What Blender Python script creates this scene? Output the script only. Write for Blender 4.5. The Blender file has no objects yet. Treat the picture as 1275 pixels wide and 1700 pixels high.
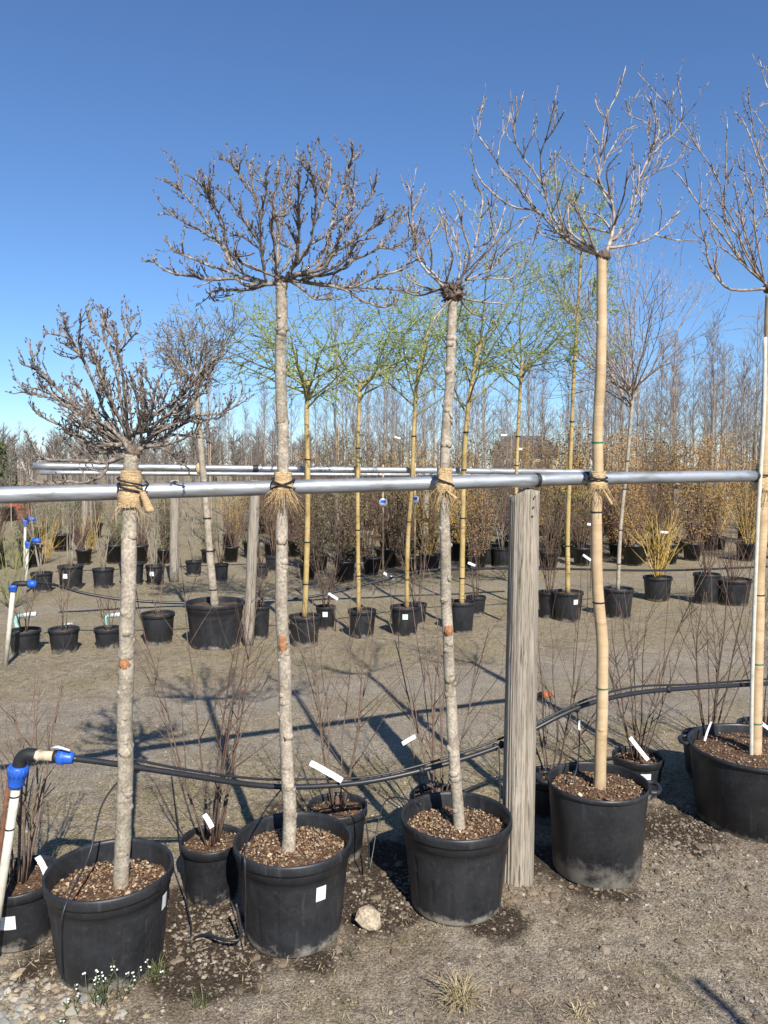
import bpy, math, random
from mathutils import Vector, noise, Matrix
R = math.radians
random.seed(11)
scn = bpy.context.scene
COL = scn.collection

# ---------------------------------------------------------------- camera, sky, sun, exposure
F = 1277.0; PITCH = math.atan(75.0 / F); EYE = 1.6          # focal length in photo pixels (1275 x 1700)
cam_d = bpy.data.cameras.new('camera'); cam = bpy.data.objects.new('camera', cam_d); COL.objects.link(cam)
cam.location = (0, 0, EYE); cam.rotation_euler = (math.pi / 2 - PITCH, 0, 0)
cam_d.sensor_fit = 'VERTICAL'; cam_d.sensor_height = 24; cam_d.lens = 24 * F / 1700
cam_d.clip_start = 0.05; cam_d.clip_end = 3000
scn.camera = cam
SUN_EL = R(38.4); SUN_DIR = Vector((0.316, -0.949, 0)).normalized()   # towards the sun (horizontal)
w = bpy.data.worlds.new('World'); scn.world = w; w.use_nodes = True
nt = w.node_tree; nt.nodes.clear()
sky = nt.nodes.new('ShaderNodeTexSky'); sky.sky_type = 'NISHITA'; sky.sun_disc = False
sky.sun_elevation = SUN_EL; sky.sun_rotation = math.atan2(SUN_DIR.x, SUN_DIR.y)
sky.altitude = 0; sky.air_density = 1.0; sky.dust_density = 0.0; sky.ozone_density = 10.0
bg = nt.nodes.new('ShaderNodeBackground'); bg.inputs[1].default_value = 0.098
wo = nt.nodes.new('ShaderNodeOutputWorld')
hs_ = nt.nodes.new('ShaderNodeHueSaturation'); hs_.inputs['Saturation'].default_value = 0.98
nt.links.new(sky.outputs[0], hs_.inputs['Color']); nt.links.new(hs_.outputs[0], bg.inputs[0]); nt.links.new(bg.outputs[0], wo.inputs[0])
sd = bpy.data.lights.new('sun', 'SUN'); sd.energy = 5.0; sd.angle = R(0.53); sd.color = (1, 0.95, 0.87)
so = bpy.data.objects.new('sun', sd); COL.objects.link(so)
sv = (SUN_DIR * math.cos(SUN_EL) + Vector((0, 0, math.sin(SUN_EL))))
so.rotation_euler = sv.to_track_quat('Z', 'Y').to_euler(); so.location = sv * 50
scn.view_settings.view_transform = 'Standard'; scn.view_settings.look = 'None'
scn.view_settings.exposure = 0.56; scn.view_settings.gamma = 1.0

# ---------------------------------------------------------------- helpers
CP, SP = math.cos(PITCH), math.sin(PITCH)
def at(px, py, Y):
    """world point seen at photo pixel (px,py) that stands Y metres ahead"""
    dx = (px - 637.5) / F; dy = -(py - 850) / F
    f = CP + dy * SP; u = -SP + dy * CP
    k = Y / f
    return Vector((dx * k, Y, EYE + u * k))
def gnd(px, py):
    dx = (px - 637.5) / F; dy = -(py - 850) / F
    f = CP + dy * SP; u = -SP + dy * CP
    k = -EYE / u
    return Vector((dx * k, f * k, 0))
def U(a, b): return random.uniform(a, b)

class MB:
    def __init__(s): s.v = []; s.f = []; s.m = []
    def face(s, idx, m=0): s.f.append(idx); s.m.append(m)
    def tube(s, pts, rad, n=5, cap=True, m=0, wob=0.0):
        if len(pts) < 2: return
        pts = [Vector(p) for p in pts]
        base = len(s.v); d = (pts[1] - pts[0]).normalized()
        a = Vector((0, 0, 1)) if abs(d.z) < .9 else Vector((1, 0, 0))
        u = d.cross(a).normalized()
        for i, p in enumerate(pts):
            if i == 0: d = pts[1] - pts[0]
            elif i == len(pts) - 1: d = pts[-1] - pts[-2]
            else: d = pts[i + 1] - pts[i - 1]
            if d.length < 1e-9: d = Vector((0, 0, 1))
            d.normalize()
            u = (u - d * u.dot(d)); u = u.normalized() if u.length > 1e-6 else d.orthogonal().normalized()
            v = d.cross(u)
            r = rad[i] if isinstance(rad, (list, tuple)) else rad
            for k in range(n):
                t = 2 * math.pi * k / n
                rr = r * (1 + (U(-wob, wob) if wob else 0))
                s.v.append(p + (u * math.cos(t) + v * math.sin(t)) * rr)
        for i in range(len(pts) - 1):
            b = base + i * n
            for k in range(n):
                k2 = (k + 1) % n
                s.face((b + k, b + k2, b + n + k2, b + n + k), m)
        if cap:
            s.face(tuple(base + k for k in reversed(range(n))), m)
            e = base + (len(pts) - 1) * n
            s.face(tuple(e + k for k in range(n)), m)
    def box(s, c, size, rot=None, m=0):
        c = Vector(c); hx, hy, hz = size[0] / 2, size[1] / 2, size[2] / 2; b = len(s.v)
        for x, y, z in ((-1,-1,-1),(1,-1,-1),(1,1,-1),(-1,1,-1),(-1,-1,1),(1,-1,1),(1,1,1),(-1,1,1)):
            p = Vector((x * hx, y * hy, z * hz))
            s.v.append(c + (rot @ p if rot else p))
        for f in ((0,3,2,1),(4,5,6,7),(0,1,5,4),(1,2,6,5),(2,3,7,6),(3,0,4,7)): s.face(tuple(b + i for i in f), m)
    def lathe(s, prof, n=32, m=0, fr=None, c=(0, 0, 0)):
        b = len(s.v); c = Vector(c)
        for r, z in prof:
            for k in range(n):
                t = 2 * math.pi * k / n; rr = r * (fr(t, z) if fr else 1)
                s.v.append(c + Vector((rr * math.cos(t), rr * math.sin(t), z)))
        for i in range(len(prof) - 1):
            for k in range(n):
                k2 = (k + 1) % n
                s.face((b + i * n + k, b + i * n + k2, b + (i + 1) * n + k2, b + (i + 1) * n + k), m)
    def blob(s, c, size, rot=None, rough=.2, m=0, lv=0):
        c = Vector(c); b = len(s.v); g = (1 + 5 ** .5) / 2
        vs = [Vector(p).normalized() for p in ((-1,g,0),(1,g,0),(-1,-g,0),(1,-g,0),(0,-1,g),(0,1,g),(0,-1,-g),(0,1,-g),(g,0,-1),(g,0,1),(-g,0,-1),(-g,0,1))]
        fs = [(0,11,5),(0,5,1),(0,1,7),(0,7,10),(0,10,11),(1,5,9),(5,11,4),(11,10,2),(10,7,6),(7,1,8),(3,9,4),(3,4,2),(3,2,6),(3,6,8),(3,8,9),(4,9,5),(2,4,11),(6,2,10),(8,6,7),(9,8,1)]
        for _ in range(lv):
            cache = {}; nf = []
            def mid(i, j):
                k = (min(i, j), max(i, j))
                if k not in cache: vs.append((vs[i] + vs[j]).normalized()); cache[k] = len(vs) - 1
                return cache[k]
            for a, q, d in fs:
                x, y, z = mid(a, q), mid(q, d), mid(d, a); nf += [(a,x,z),(q,y,x),(d,z,y),(x,y,z)]
            fs = nf
        for p in vs:
            k = 1 + U(-rough, rough)
            q = Vector((p.x * size[0] * k, p.y * size[1] * k, p.z * size[2] * k))
            s.v.append(c + (rot @ q if rot else q))
        for f in fs: s.face(tuple(b + i for i in f), m)
    def quad(s, c, ax, ay, m=0):
        b = len(s.v); s.v += [c - ax - ay, c + ax - ay, c + ax + ay, c - ax + ay]; s.face((b, b+1, b+2, b+3), m)
    def leaf(s, base, d, side, m=0):      # diamond leaf
        b = len(s.v); s.v += [base, base + d * .5 + side, base + d, base + d * .5 - side]; s.face((b, b+1, b+2, b+3), m)
    def mesh(s, name, mats, smooth=True):
        me = bpy.data.meshes.new(name); me.from_pydata([tuple(p) for p in s.v], [], s.f)
        for mm in (mats if isinstance(mats, (list, tuple)) else [mats]): me.materials.append(mm)
        if any(s.m): me.polygons.foreach_set('material_index', s.m)
        if smooth: me.polygons.foreach_set('use_smooth', [True] * len(me.polygons))
        me.update(); return me
    def build(s, name, mats, parent=None, smooth=True):
        o = bpy.data.objects.new(name, s.mesh(name, mats, smooth)); COL.objects.link(o)
        if parent: 
            o.parent = parent; o.matrix_parent_inverse = Matrix.Translation(-parent.location)
        return o
def tag(o, label=None, cat=None, group=None, kind=None):
    if label: o['label'] = label
    if cat: o['category'] = cat
    if group: o['group'] = group
    if kind: o['kind'] = kind
    return o
def empty(name, loc, label, cat, group=None):
    o = bpy.data.objects.new(name, None); o.location = loc; o.empty_display_size = .1; COL.objects.link(o)
    return tag(o, label, cat, group)
def link_mesh(name, me, loc=(0, 0, 0), rz=0, sc=1, parent=None):
    o = bpy.data.objects.new(name, me); COL.objects.link(o)
    o.location = loc; o.rotation_euler.z = rz; o.scale = sc if isinstance(sc, (tuple, list)) else (sc, sc, sc)
    if parent: o.parent = parent
    return o
def catmull(pts, k=4):
    out = []; n = len(pts)
    for i in range(n - 1):
        p0 = pts[max(i - 1, 0)]; p1 = pts[i]; p2 = pts[i + 1]; p3 = pts[min(i + 2, n - 1)]
        for j in range(k):
            t = j / k
            out.append(.5 * ((2 * p1) + (p2 - p0) * t + (2 * p0 - 5 * p1 + 4 * p2 - p3) * t * t + (3 * p1 - p0 - 3 * p2 + p3) * t ** 3))
    out.append(pts[-1].copy()); return out

# ---------------------------------------------------------------- materials
def mat(name, rough=.8, metal=0, spec=.3):
    m = bpy.data.materials.new(name); m.use_nodes = True
    b = m.node_tree.nodes['Principled BSDF']
    b.inputs['Roughness'].default_value = rough; b.inputs['Metallic'].default_value = metal
    b.inputs['Specular IOR Level'].default_value = spec
    return m, m.node_tree, b
def N(t, typ, **kw):
    n = t.nodes.new(typ)
    for k, v in kw.items(): setattr(n, k, v)
    return n
def ramp(t, stops):
    n = t.nodes.new('ShaderNodeValToRGB'); e = n.color_ramp.elements
    while len(e) < len(stops): e.new(.5)
    for i, (p, c) in enumerate(stops):
        e[i].position = p; e[i].color = (*c, 1) if len(c) == 3 else c
    return n
def noise_n(t, co, scale, detail=4, rough=.55, stretch=None):
    n = N(t, 'ShaderNodeTexNoise'); n.inputs['Scale'].default_value = scale
    n.inputs['Detail'].default_value = detail; n.inputs['Roughness'].default_value = rough
    if stretch:
        mp = N(t, 'ShaderNodeMapping'); mp.inputs['Scale'].default_value = stretch
        t.links.new(co, mp.inputs[0]); t.links.new(mp.outputs[0], n.inputs['Vector'])
    else: t.links.new(co, n.inputs['Vector'])
    return n
def pos(t): return N(t, 'ShaderNodeNewGeometry').outputs['Position']
def bump(t, b, h, strength=.4, dist=.01):
    n = N(t, 'ShaderNodeBump'); n.inputs['Strength'].default_value = strength; n.inputs['Distance'].default_value = dist
    t.links.new(h, n.inputs['Height']); t.links.new(n.outputs[0], b.inputs['Normal'])
def mix(t, fac, a, b, mode='MIX'):
    n = N(t, 'ShaderNodeMix', data_type='RGBA', blend_type=mode)
    for s, val in ((n.inputs[0], fac), (n.inputs[6], a), (n.inputs[7], b)):
        if isinstance(val, (int, float)): s.default_value = val
        elif isinstance(val, tuple): s.default_value = (*val, 1)
        else: t.links.new(val, s)
    return n.outputs[2]
def m_noise(name, stops, scale, stretch=None, rough=.85, bs=.5, bd=.004, detail=5, spec=.25, fine=None):
    m, t, b = mat(name, rough, 0, spec); p = pos(t)
    n = noise_n(t, p, scale, detail, .6, stretch); r = ramp(t, stops)
    t.links.new(n.outputs[0], r.inputs[0]); col = r.outputs[0]
    if fine:
        n2 = noise_n(t, p, fine, 3); r2 = ramp(t, [(.3, (.6, .6, .6)), (.7, (1.25, 1.25, 1.25))])
        t.links.new(n2.outputs[0], r2.inputs[0]); col = mix(t, 1.0, col, r2.outputs[0], 'MULTIPLY')
    t.links.new(col, b.inputs['Base Color'])
    if bs: bump(t, b, n.outputs[0], bs, bd)
    return m
def m_island(name, cols, rough=.7, spec=.3, trans=0):
    m, t, b = mat(name, rough, 0, spec)
    g = N(t, 'ShaderNodeNewGeometry'); r = ramp(t, [(i / max(1, len(cols) - 1), c) for i, c in enumerate(cols)])
    t.links.new(g.outputs['Random Per Island'], r.inputs[0]); t.links.new(r.outputs[0], b.inputs['Base Color'])
    if trans:
        tr = N(t, 'ShaderNodeBsdfTranslucent'); ms = N(t, 'ShaderNodeMixShader'); ms.inputs[0].default_value = trans
        t.links.new(r.outputs[0], tr.inputs[0]); t.links.new(b.outputs[0], ms.inputs[1]); t.links.new(tr.outputs[0], ms.inputs[2])
        t.links.new(ms.outputs[0], t.nodes['Material Output'].inputs[0])
    return m
def m_flat(name, c, rough=.5, metal=0, spec=.4):
    m, t, b = mat(name, rough, metal, spec)
    n = noise_n(t, pos(t), 35, 4); r = ramp(t, [(.25, tuple(x * .75 for x in c)), (.75, tuple(min(1, x * 1.15) for x in c))])
    t.links.new(n.outputs[0], r.inputs[0]); t.links.new(r.outputs[0], b.inputs['Base Color']); return m

def add_rings(m, scale, zs, dark, lo=.60, hi=.68, blot=None):
    t = m.node_tree; b = t.nodes['Principled BSDF']; src = b.inputs['Base Color'].links[0].from_socket; p = pos(t)
    n = noise_n(t, p, scale, 3, .6, (1, 1, zs)); r = ramp(t, [(lo, (1, 1, 1)), (hi, dark)]); t.links.new(n.outputs[0], r.inputs[0])
    c = mix(t, 1., src, r.outputs[0], 'MULTIPLY')
    if blot:
        n2 = noise_n(t, p, 7, 5, .65, (1, 1, .5)); r2 = ramp(t, [(.42, (1, 1, 1)), (.62, blot)]); t.links.new(n2.outputs[0], r2.inputs[0]); c = mix(t, 1., c, r2.outputs[0], 'MULTIPLY')
    t.links.new(c, b.inputs['Base Color'])
M = {}
M['bark'] = m_noise('grey_bark', [(.25, (.22, .175, .13)), (.45, (.35, .295, .23)), (.62, (.45, .385, .30)), (.8, (.34, .28, .21))], 19, (1, 1, 1.25), .85, .5, .005, fine=120)
M['bark_tan'] = m_noise('smooth_tan_bark', [(.25, (.38, .265, .155)), (.5, (.52, .375, .22)), (.75, (.60, .46, .29))], 9, (1, 1, 2.2), .65, .25, .003)
M['wound'] = m_noise('orange_wound', [(.3, (.20, .09, .04)), (.7, (.45, .22, .10))], 60, None, .9, .6)
M['cut'] = m_noise('cut_wood', [(.3, (.30, .23, .15)), (.7, (.42, .34, .24))], 90, None, .9, .3)
M['twig'] = m_noise('rough_twig', [(.34, (.065, .050, .040)), (.50, (.20, .165, .135)), (.68, (.41, .36, .305))], 45, None, .8, .7, .003)
M['twig2'] = m_noise('smooth_twig', [(.34, (.10, .072, .052)), (.50, (.29, .23, .18)), (.68, (.52, .46, .39))], 30, None, .55, .4, .002, spec=.4)
M['knob'] = m_noise('graft_knob', [(.3, (.06, .045, .035)), (.6, (.19, .14, .105)), (.8, (.30, .24, .19))], 60, None, .9, 1, .01)
M['bud'] = m_island('dark_buds', [(.085, .06, .048), (.15, .115, .092), (.24, .195, .165)], .7)
M['stem'] = m_noise('shrub_stem', [(.3, (.075, .045, .033)), (.7, (.17, .115, .085))], 40, None, .7, .3, .002)
M['stem_red'] = m_noise('young_red_stem', [(.3, (.11, .07, .05)), (.7, (.23, .165, .125))], 40, None, .7, .3, .002)
M['bgbark'] = m_noise('sapling_bark', [(.3, (.17, .14, .11)), (.7, (.36, .31, .25))], 9, (1, 1, .5), .9, 0)
M['bgtwig'] = m_noise('sapling_twig', [(.3, (.15, .12, .105)), (.7, (.29, .245, .22))], 3, None, .9, 0)
M['yellow'] = m_noise('yellow_willow_bark', [(.3, (.27, .19, .08)), (.5, (.47, .34, .14)), (.75, (.42, .33, .17))], 14, (1, 1, .7), .6, .2)
M['wtwig'] = m_noise('willow_twig', [(.3, (.15, .15, .06)), (.7, (.27, .27, .12))], 8, None, .6, 0)
M['wleaf'] = m_island('willow_leaf', [(.24, .33, .09), (.34, .44, .15), (.42, .50, .22)], .6, .3, .35)
M['orange'] = m_island('dry_orange_leaf', [(.16, .08, .03), (.33, .19, .07), (.42, .27, .11), (.25, .17, .08)], .8, .2, .2)
M['green'] = m_island('evergreen_leaf', [(.04, .055, .02), (.08, .105, .04), (.14, .15, .06)], .7, .3, .15)
M['olive'] = m_island('olive_dry_leaf', [(.10, .085, .04), (.19, .155, .075), (.25, .20, .10), (.13, .125, .055)], .8, .2, .15)
M['ystem'] = m_noise('dogwood_stem', [(.3, (.42, .26, .06)), (.7, (.55, .40, .13))], 9, None, .6, 0)
M['straw'] = m_island('straw', [(.30, .235, .13), (.44, .36, .21), (.52, .44, .28)], .8, .2, .15)
M['litter'] = m_island('ground_litter', [(.30, .255, .20), (.15, .12, .09), (.42, .37, .29), (.20, .16, .12), (.08, .06, .045), (.26, .20, .14)], .9, .2)
M['clod'] = m_island('soil_clod', [(.11, .082, .058), (.20, .158, .118), (.15, .11, .075), (.25, .205, .155)], .95, .1)
M['weed'] = m_island('weed_green', [(.08, .10, .035), (.17, .18, .08)], .7, .3, .25)
M['petal'] = m_flat('white_petal', (.75, .75, .70), .6)
M['pebble'] = m_island('pebbles', [(.30, .27, .21), (.20, .19, .17), (.38, .30, .18), (.13, .135, .13), (.42, .39, .33), (.24, .17, .11)], .75, .3)
M['chips'] = m_island('bark_chips', [(.10, .045, .025), (.20, .10, .05), (.34, .24, .14), (.05, .028, .018), (.52, .43, .30), (.16, .08, .045), (.40, .29, .18)], .9, .2)
M['soil'] = m_noise('potting_soil', [(.3, (.045, .027, .018)), (.55, (.13, .075, .045)), (.75, (.28, .19, .11))], 75, None, .95, 1, .012, fine=300)
M['burlap'] = m_noise('burlap', [(.3, (.42, .28, .14)), (.7, (.66, .48, .27))], 60, (1, 1, 4), .95, .9, .006, fine=260)
M['black_rubber'] = m_flat('black_rubber', (.018, .018, .02), .55)
M['hose'] = m_flat('black_hose', (.022, .023, .026), .38, 0, .5)
M['blue'] = m_flat('blue_plastic', (.022, .115, .55), .4, 0, .5)
M['pvc'] = m_flat('white_pvc', (.55, .52, .43), .5, 0, .4)
M['brass'] = m_noise('plated_brass', [(.3, (.30, .22, .13)), (.7, (.70, .60, .45))], 40, None, .35, .1)
M['teal'] = m_flat('pale_teal_plastic', (.30, .55, .50), .5)
M['rust'] = m_noise('rusty_rod', [(.3, (.09, .04, .025)), (.7, (.20, .09, .05))], 50, None, .8, .4)
M['white'] = m_flat('white_plastic', (.66, .66, .66), .5)
M['redbox'] = m_flat('red_crate', (.36, .10, .065), .7)
M['rock'] = m_noise('pale_rock', [(.3, (.33, .26, .18)), (.7, (.52, .43, .31))], 22, None, .9, .6, .008, fine=120)
M['brick'] = m_flat('orange_scrap', (.40, .13, .05), .8)
M['green_tie'] = m_flat('green_tie', (.03, .16, .09), .6)
M['roof'] = m_flat('grey_roof', (.085, .082, .085), .8)
M['wall'] = m_flat('pale_render', (.55, .53, .48), .9)
M['wallg'] = m_flat('grey_cladding', (.16, .15, .14), .9)
M['pane'] = m_flat('window_pane', (.05, .06, .07), .1, 0, .6)
M['far'] = m_island('far_wood', [(.10, .085, .075), (.17, .145, .13), (.12, .11, .075), (.21, .175, .155)], .95, .1)
M['fence'] = m_noise('dark_backdrop_bark', [(.3, (.05, .045, .03)), (.7, (.12, .10, .06))], 3, None, .95, 0)
add_rings(M['bark_tan'], 9, 16, (.86, .83, .78), .58, .66, (.82, .82, .79)); add_rings(M['bark'], 7, 13, (.74, .70, .66), .61, .68, (.80, .82, .80))
add_rings(M['yellow'], 7, 9, (.40, .36, .30), .60, .66, (.70, .68, .60))
# galvanised pipe
m, t, b = mat('galvanised_steel', .36, .7, .5); p = pos(t)
n1 = noise_n(t, p, 55, 3); n2 = noise_n(t, p, 6, 5, .6, (1, 1, 6))
c = mix(t, n1.outputs[0], (.34, .36, .385), (.50, .525, .55)); r2 = ramp(t, [(.32, (.55, .53, .50)), (.55, (1, 1, 1))]); t.links.new(n2.outputs[0], r2.inputs[0])
t.links.new(mix(t, 1., c, r2.outputs[0], 'MULTIPLY'), b.inputs['Base Color'])
rr = ramp(t, [(.3, (.64,) * 3), (.7, (.46,) * 3)]); t.links.new(n1.outputs[0], rr.inputs[0]); t.links.new(rr.outputs[0], b.inputs['Roughness'])
bump(t, b, n1.outputs[0], .08, .002); M['galv'] = m
# weathered post timber: long grain, cracks
m, t, b = mat('weathered_timber', .9, 0, .15); p = pos(t)
g1 = noise_n(t, p, 42, 8, .72, (1, 1, .045)); g2 = noise_n(t, p, 95, 4, .6, (1, 1, .03)); g4 = noise_n(t, p, 230, 3, .6, (1, 1, .018)); g3 = noise_n(t, p, 3.2, 4, .6, (1, 1, .6))
r1 = ramp(t, [(.28, (.12, .105, .088)), (.40, (.26, .235, .20)), (.6, (.35, .32, .28)), (.78, (.42, .39, .345))]); t.links.new(g1.outputs[0], r1.inputs[0])
r2 = ramp(t, [(.28, (.30, .28, .26)), (.42, (1, 1, 1))]); t.links.new(g2.outputs[0], r2.inputs[0]); r4 = ramp(t, [(.32, (.68, .67, .65)), (.55, (1.12, 1.11, 1.09))]); t.links.new(g4.outputs[0], r4.inputs[0])
r3 = ramp(t, [(.35, (.80, .78, .75)), (.7, (1.12, 1.06, .98))]); t.links.new(g3.outputs[0], r3.inputs[0])
c = mix(t, 1., mix(t, 1., mix(t, 1., r1.outputs[0], r2.outputs[0], 'MULTIPLY'), r3.outputs[0], 'MULTIPLY'), r4.outputs[0], 'MULTIPLY'); t.links.new(c, b.inputs['Base Color'])
bump(t, b, mix(t, .5, g1.outputs[0], r2.outputs[0]), .9, .006); M['timber'] = m
# black pot plastic with dust and dried mud near the foot (object space)
def pot_mat(name, mud):
    m, t, b = mat(name, .42, 0, .45); p = pos(t)
    n = noise_n(t, p, 9, 6, .65); r = ramp(t, [(.35, (.012, .013, .0155)), (.7, (.025, .0265, .030))]); t.links.new(n.outputs[0], r.inputs[0])
    sx = N(t, 'ShaderNodeSeparateXYZ'); t.links.new(p, sx.inputs[0])
    mr = N(t, 'ShaderNodeMapRange'); mr.inputs[1].default_value = 0; mr.inputs[2].default_value = .05 + .13 * mud; mr.inputs[3].default_value = 1; mr.inputs[4].default_value = 0
    t.links.new(sx.outputs[2], mr.inputs[0])
    n3 = noise_n(t, p, 16, 7, .7); ad = N(t, 'ShaderNodeMath', operation='MULTIPLY_ADD'); ad.inputs[1].default_value = 1.0; ad.inputs[2].default_value = -.12
    t.links.new(n3.outputs[0], ad.inputs[0])
    mu = N(t, 'ShaderNodeMath', operation='MULTIPLY'); t.links.new(ad.outputs[0], mu.inputs[0]); t.links.new(mr.outputs[0], mu.inputs[1])
    rm = ramp(t, [(.16 if mud > .5 else .24, (0, 0, 0)), (.36, (1, 1, 1))]); t.links.new(mu.outputs[0], rm.inputs[0])
    d = noise_n(t, p, 60, 6, .75); rd = ramp(t, [(.52, (0, 0, 0)), (.76, (.5,) * 3)]); t.links.new(d.outputs[0], rd.inputs[0])
    col = mix(t, rd.outputs[0], r.outputs[0], (.062, .060, .057))
    sc = noise_n(t, p, 40, 3, .6, (1, 1, .12)); rs = ramp(t, [(.60, (0, 0, 0)), (.70, (.5,) * 3)]); t.links.new(sc.outputs[0], rs.inputs[0])
    col = mix(t, rs.outputs[0], col, (.052, .053, .056))
    col = mix(t, rm.outputs[0], col, (.22, .20, .165)); t.links.new(col, b.inputs['Base Color'])
    rr = ramp(t, [(.3, (.36,) * 3), (.7, (.55,) * 3)]); t.links.new(n.outputs[0], rr.inputs[0]); t.links.new(rr.outputs[0], b.inputs['Roughness'])
    bump(t, b, d.outputs[0], .12, .002)
    return m
M['pot'] = pot_mat('black_pot_plastic', .42); M['potmud'] = pot_mat('muddy_pot_plastic', 1.0)
# printed sticker: rows of illegible grey print (object generated coordinates)
m, t, b = mat('printed_label', .5, 0, .3)
tc = N(t, 'ShaderNodeTexCoord'); mp = N(t, 'ShaderNodeMapping'); mp.inputs['Scale'].default_value = (9, 9, 1); t.links.new(tc.outputs['Generated'], mp.inputs[0])
sx = N(t, 'ShaderNodeSeparateXYZ'); t.links.new(tc.outputs['Generated'], sx.inputs[0])
wv = N(t, 'ShaderNodeMath', operation='SINE'); ml = N(t, 'ShaderNodeMath', operation='MULTIPLY'); ml.inputs[1].default_value = 34
t.links.new(sx.outputs[2], ml.inputs[0]); t.links.new(ml.outputs[0], wv.inputs[0])
nn = noise_n(t, mp.outputs[0], 3.5, 2); mm = N(t, 'ShaderNodeMath', operation='MULTIPLY'); t.links.new(wv.outputs[0], mm.inputs[0]); t.links.new(nn.outputs[0], mm.inputs[1])
rl = ramp(t, [(.40, (.76, .76, .75)), (.46, (.42, .42, .43))]); t.links.new(mm.outputs[0], rl.inputs[0]); t.links.new(rl.outputs[0], b.inputs['Base Color']); M['label'] = m
# ground
m, t, b = mat('nursery_ground', .95, 0, .12); p = pos(t)
sx = N(t, 'ShaderNodeSeparateXYZ'); t.links.new(p, sx.inputs[0])
vv = N(t, 'ShaderNodeMath', operation='MULTIPLY_ADD'); vv.inputs[1].default_value = -.33; t.links.new(sx.outputs[0], vv.inputs[0]); t.links.new(sx.outputs[1], vv.inputs[2])
nb = noise_n(t, p, 1.1, 5, .6); nba = N(t, 'ShaderNodeMath', operation='MULTIPLY_ADD'); nba.inputs[1].default_value = 1.6; nba.inputs[2].default_value = -.8
t.links.new(nb.outputs[0], nba.inputs[0]); va = N(t, 'ShaderNodeMath', operation='ADD'); t.links.new(vv.outputs[0], va.inputs[0]); t.links.new(nba.outputs[0], va.inputs[1])
vm = N(t, 'ShaderNodeMapRange'); vm.inputs[1].default_value = 0; vm.inputs[2].default_value = 20; t.links.new(va.outputs[0], vm.inputs[0])
track = ramp(t, [(.0, (0,)*3), (.20, (0,)*3), (.225, (.7,)*3), (.245, (.25,)*3), (.27, (.8,)*3), (.30, (.1,)*3), (.40, (0,)*3), (.44, (.55,)*3), (.47, (.2,)*3), (.49, (.6,)*3), (.52, (.0,)*3), (.65, (.4,)*3), (.71, (.5,)*3), (.74, (0,)*3)]); t.links.new(vm.outputs[0], track.inputs[0])
n1 = noise_n(t, p, 2.2, 6, .65); n2 = noise_n(t, p, 14, 6, .7); n3 = noise_n(t, p, 110, 4, .7); n4 = noise_n(t, p, 340, 3, .6)
ra = ramp(t, [(.30, (.150, .120, .094)), (.45, (.245, .202, .158)), (.58, (.290, .250, .203)), (.72, (.278, .228, .162))]); t.links.new(n1.outputs[0], ra.inputs[0])
rb = ramp(t, [(.30, (.45, .43, .40)), (.48, (.95, .94, .92)), (.66, (1.28, 1.25, 1.18))]); t.links.new(n2.outputs[0], rb.inputs[0])
base = mix(t, 1., ra.outputs[0], rb.outputs[0], 'MULTIPLY')
ng = noise_n(t, p, 3.1, 5, .65); rg = ramp(t, [(.52, (0,)*3), (.68, (.5,)*3)]); t.links.new(ng.outputs[0], rg.inputs[0])
base = mix(t, rg.outputs[0], base, (.180, .150, .068))
nt_ = noise_n(t, p, 5, 6, .7); rt = ramp(t, [(.3, (.212, .186, .150)), (.65, (.325, .290, .238))]); t.links.new(nt_.outputs[0], rt.inputs[0])
base = mix(t, track.outputs[0], base, rt.outputs[0])
moss = ramp(t, [(0, (0,)*3), (.155, (0,)*3), (.175, (.75,)*3), (.205, (.6,)*3), (.225, (0,)*3), (.25, (.45,)*3), (.265, (.0,)*3), (.295, (.1,)*3), (.32, (.7,)*3), (.36, (.35,)*3), (.40, (.7,)*3), (.45, (.85,)*3), (.48, (.2,)*3), (.52, (.8,)*3), (.62, (.4,)*3), (.70, (.8,)*3)]); t.links.new(vm.outputs[0], moss.inputs[0])
nm = noise_n(t, p, 6.5, 6, .72); rm2 = ramp(t, [(.36, (0,)*3), (.56, (1,)*3)]); t.links.new(nm.outputs[0], rm2.inputs[0])
mo = mix(t, 1., moss.outputs[0], rm2.outputs[0], 'MULTIPLY'); ncm = noise_n(t, p, 28, 4, .7); cm_ = ramp(t, [(.35, (.165, .138, .068)), (.6, (.305, .255, .150))]); t.links.new(ncm.outputs[0], cm_.inputs[0])
base = mix(t, mo, base, cm_.outputs[0])
at_ = N(t, 'ShaderNodeAttribute', attribute_name='damp_shade'); nd = noise_n(t, p, 9, 6, .7)
dm = N(t, 'ShaderNodeMath', operation='MULTIPLY'); t.links.new(at_.outputs['Fac'], dm.inputs[0]); t.links.new(nd.outputs[0], dm.inputs[1])
rdm = ramp(t, [(.22, (0,)*3), (.36, (1,)*3)]); t.links.new(dm.outputs[0], rdm.inputs[0])
base = mix(t, rdm.outputs[0], base, (.062, .046, .033))
rc = ramp(t, [(.30, (.30, .28, .26)), (.47, (.95, .94, .92)), (.68, (1.75, 1.70, 1.58))]); t.links.new(n3.outputs[0], rc.inputs[0])
rdd = ramp(t, [(.30, (.5,)*3), (.7, (1.5,)*3)]); t.links.new(n4.outputs[0], rdd.inputs[0])
base = mix(t, 1., mix(t, 1., base, rc.outputs[0], 'MULTIPLY'), rdd.outputs[0], 'MULTIPLY')
t.links.new(base, b.inputs['Base Color'])
hh = mix(t, .45, n3.outputs[0], n2.outputs[0]); bump(t, b, hh, .9, .025); M['ground'] = m

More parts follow.
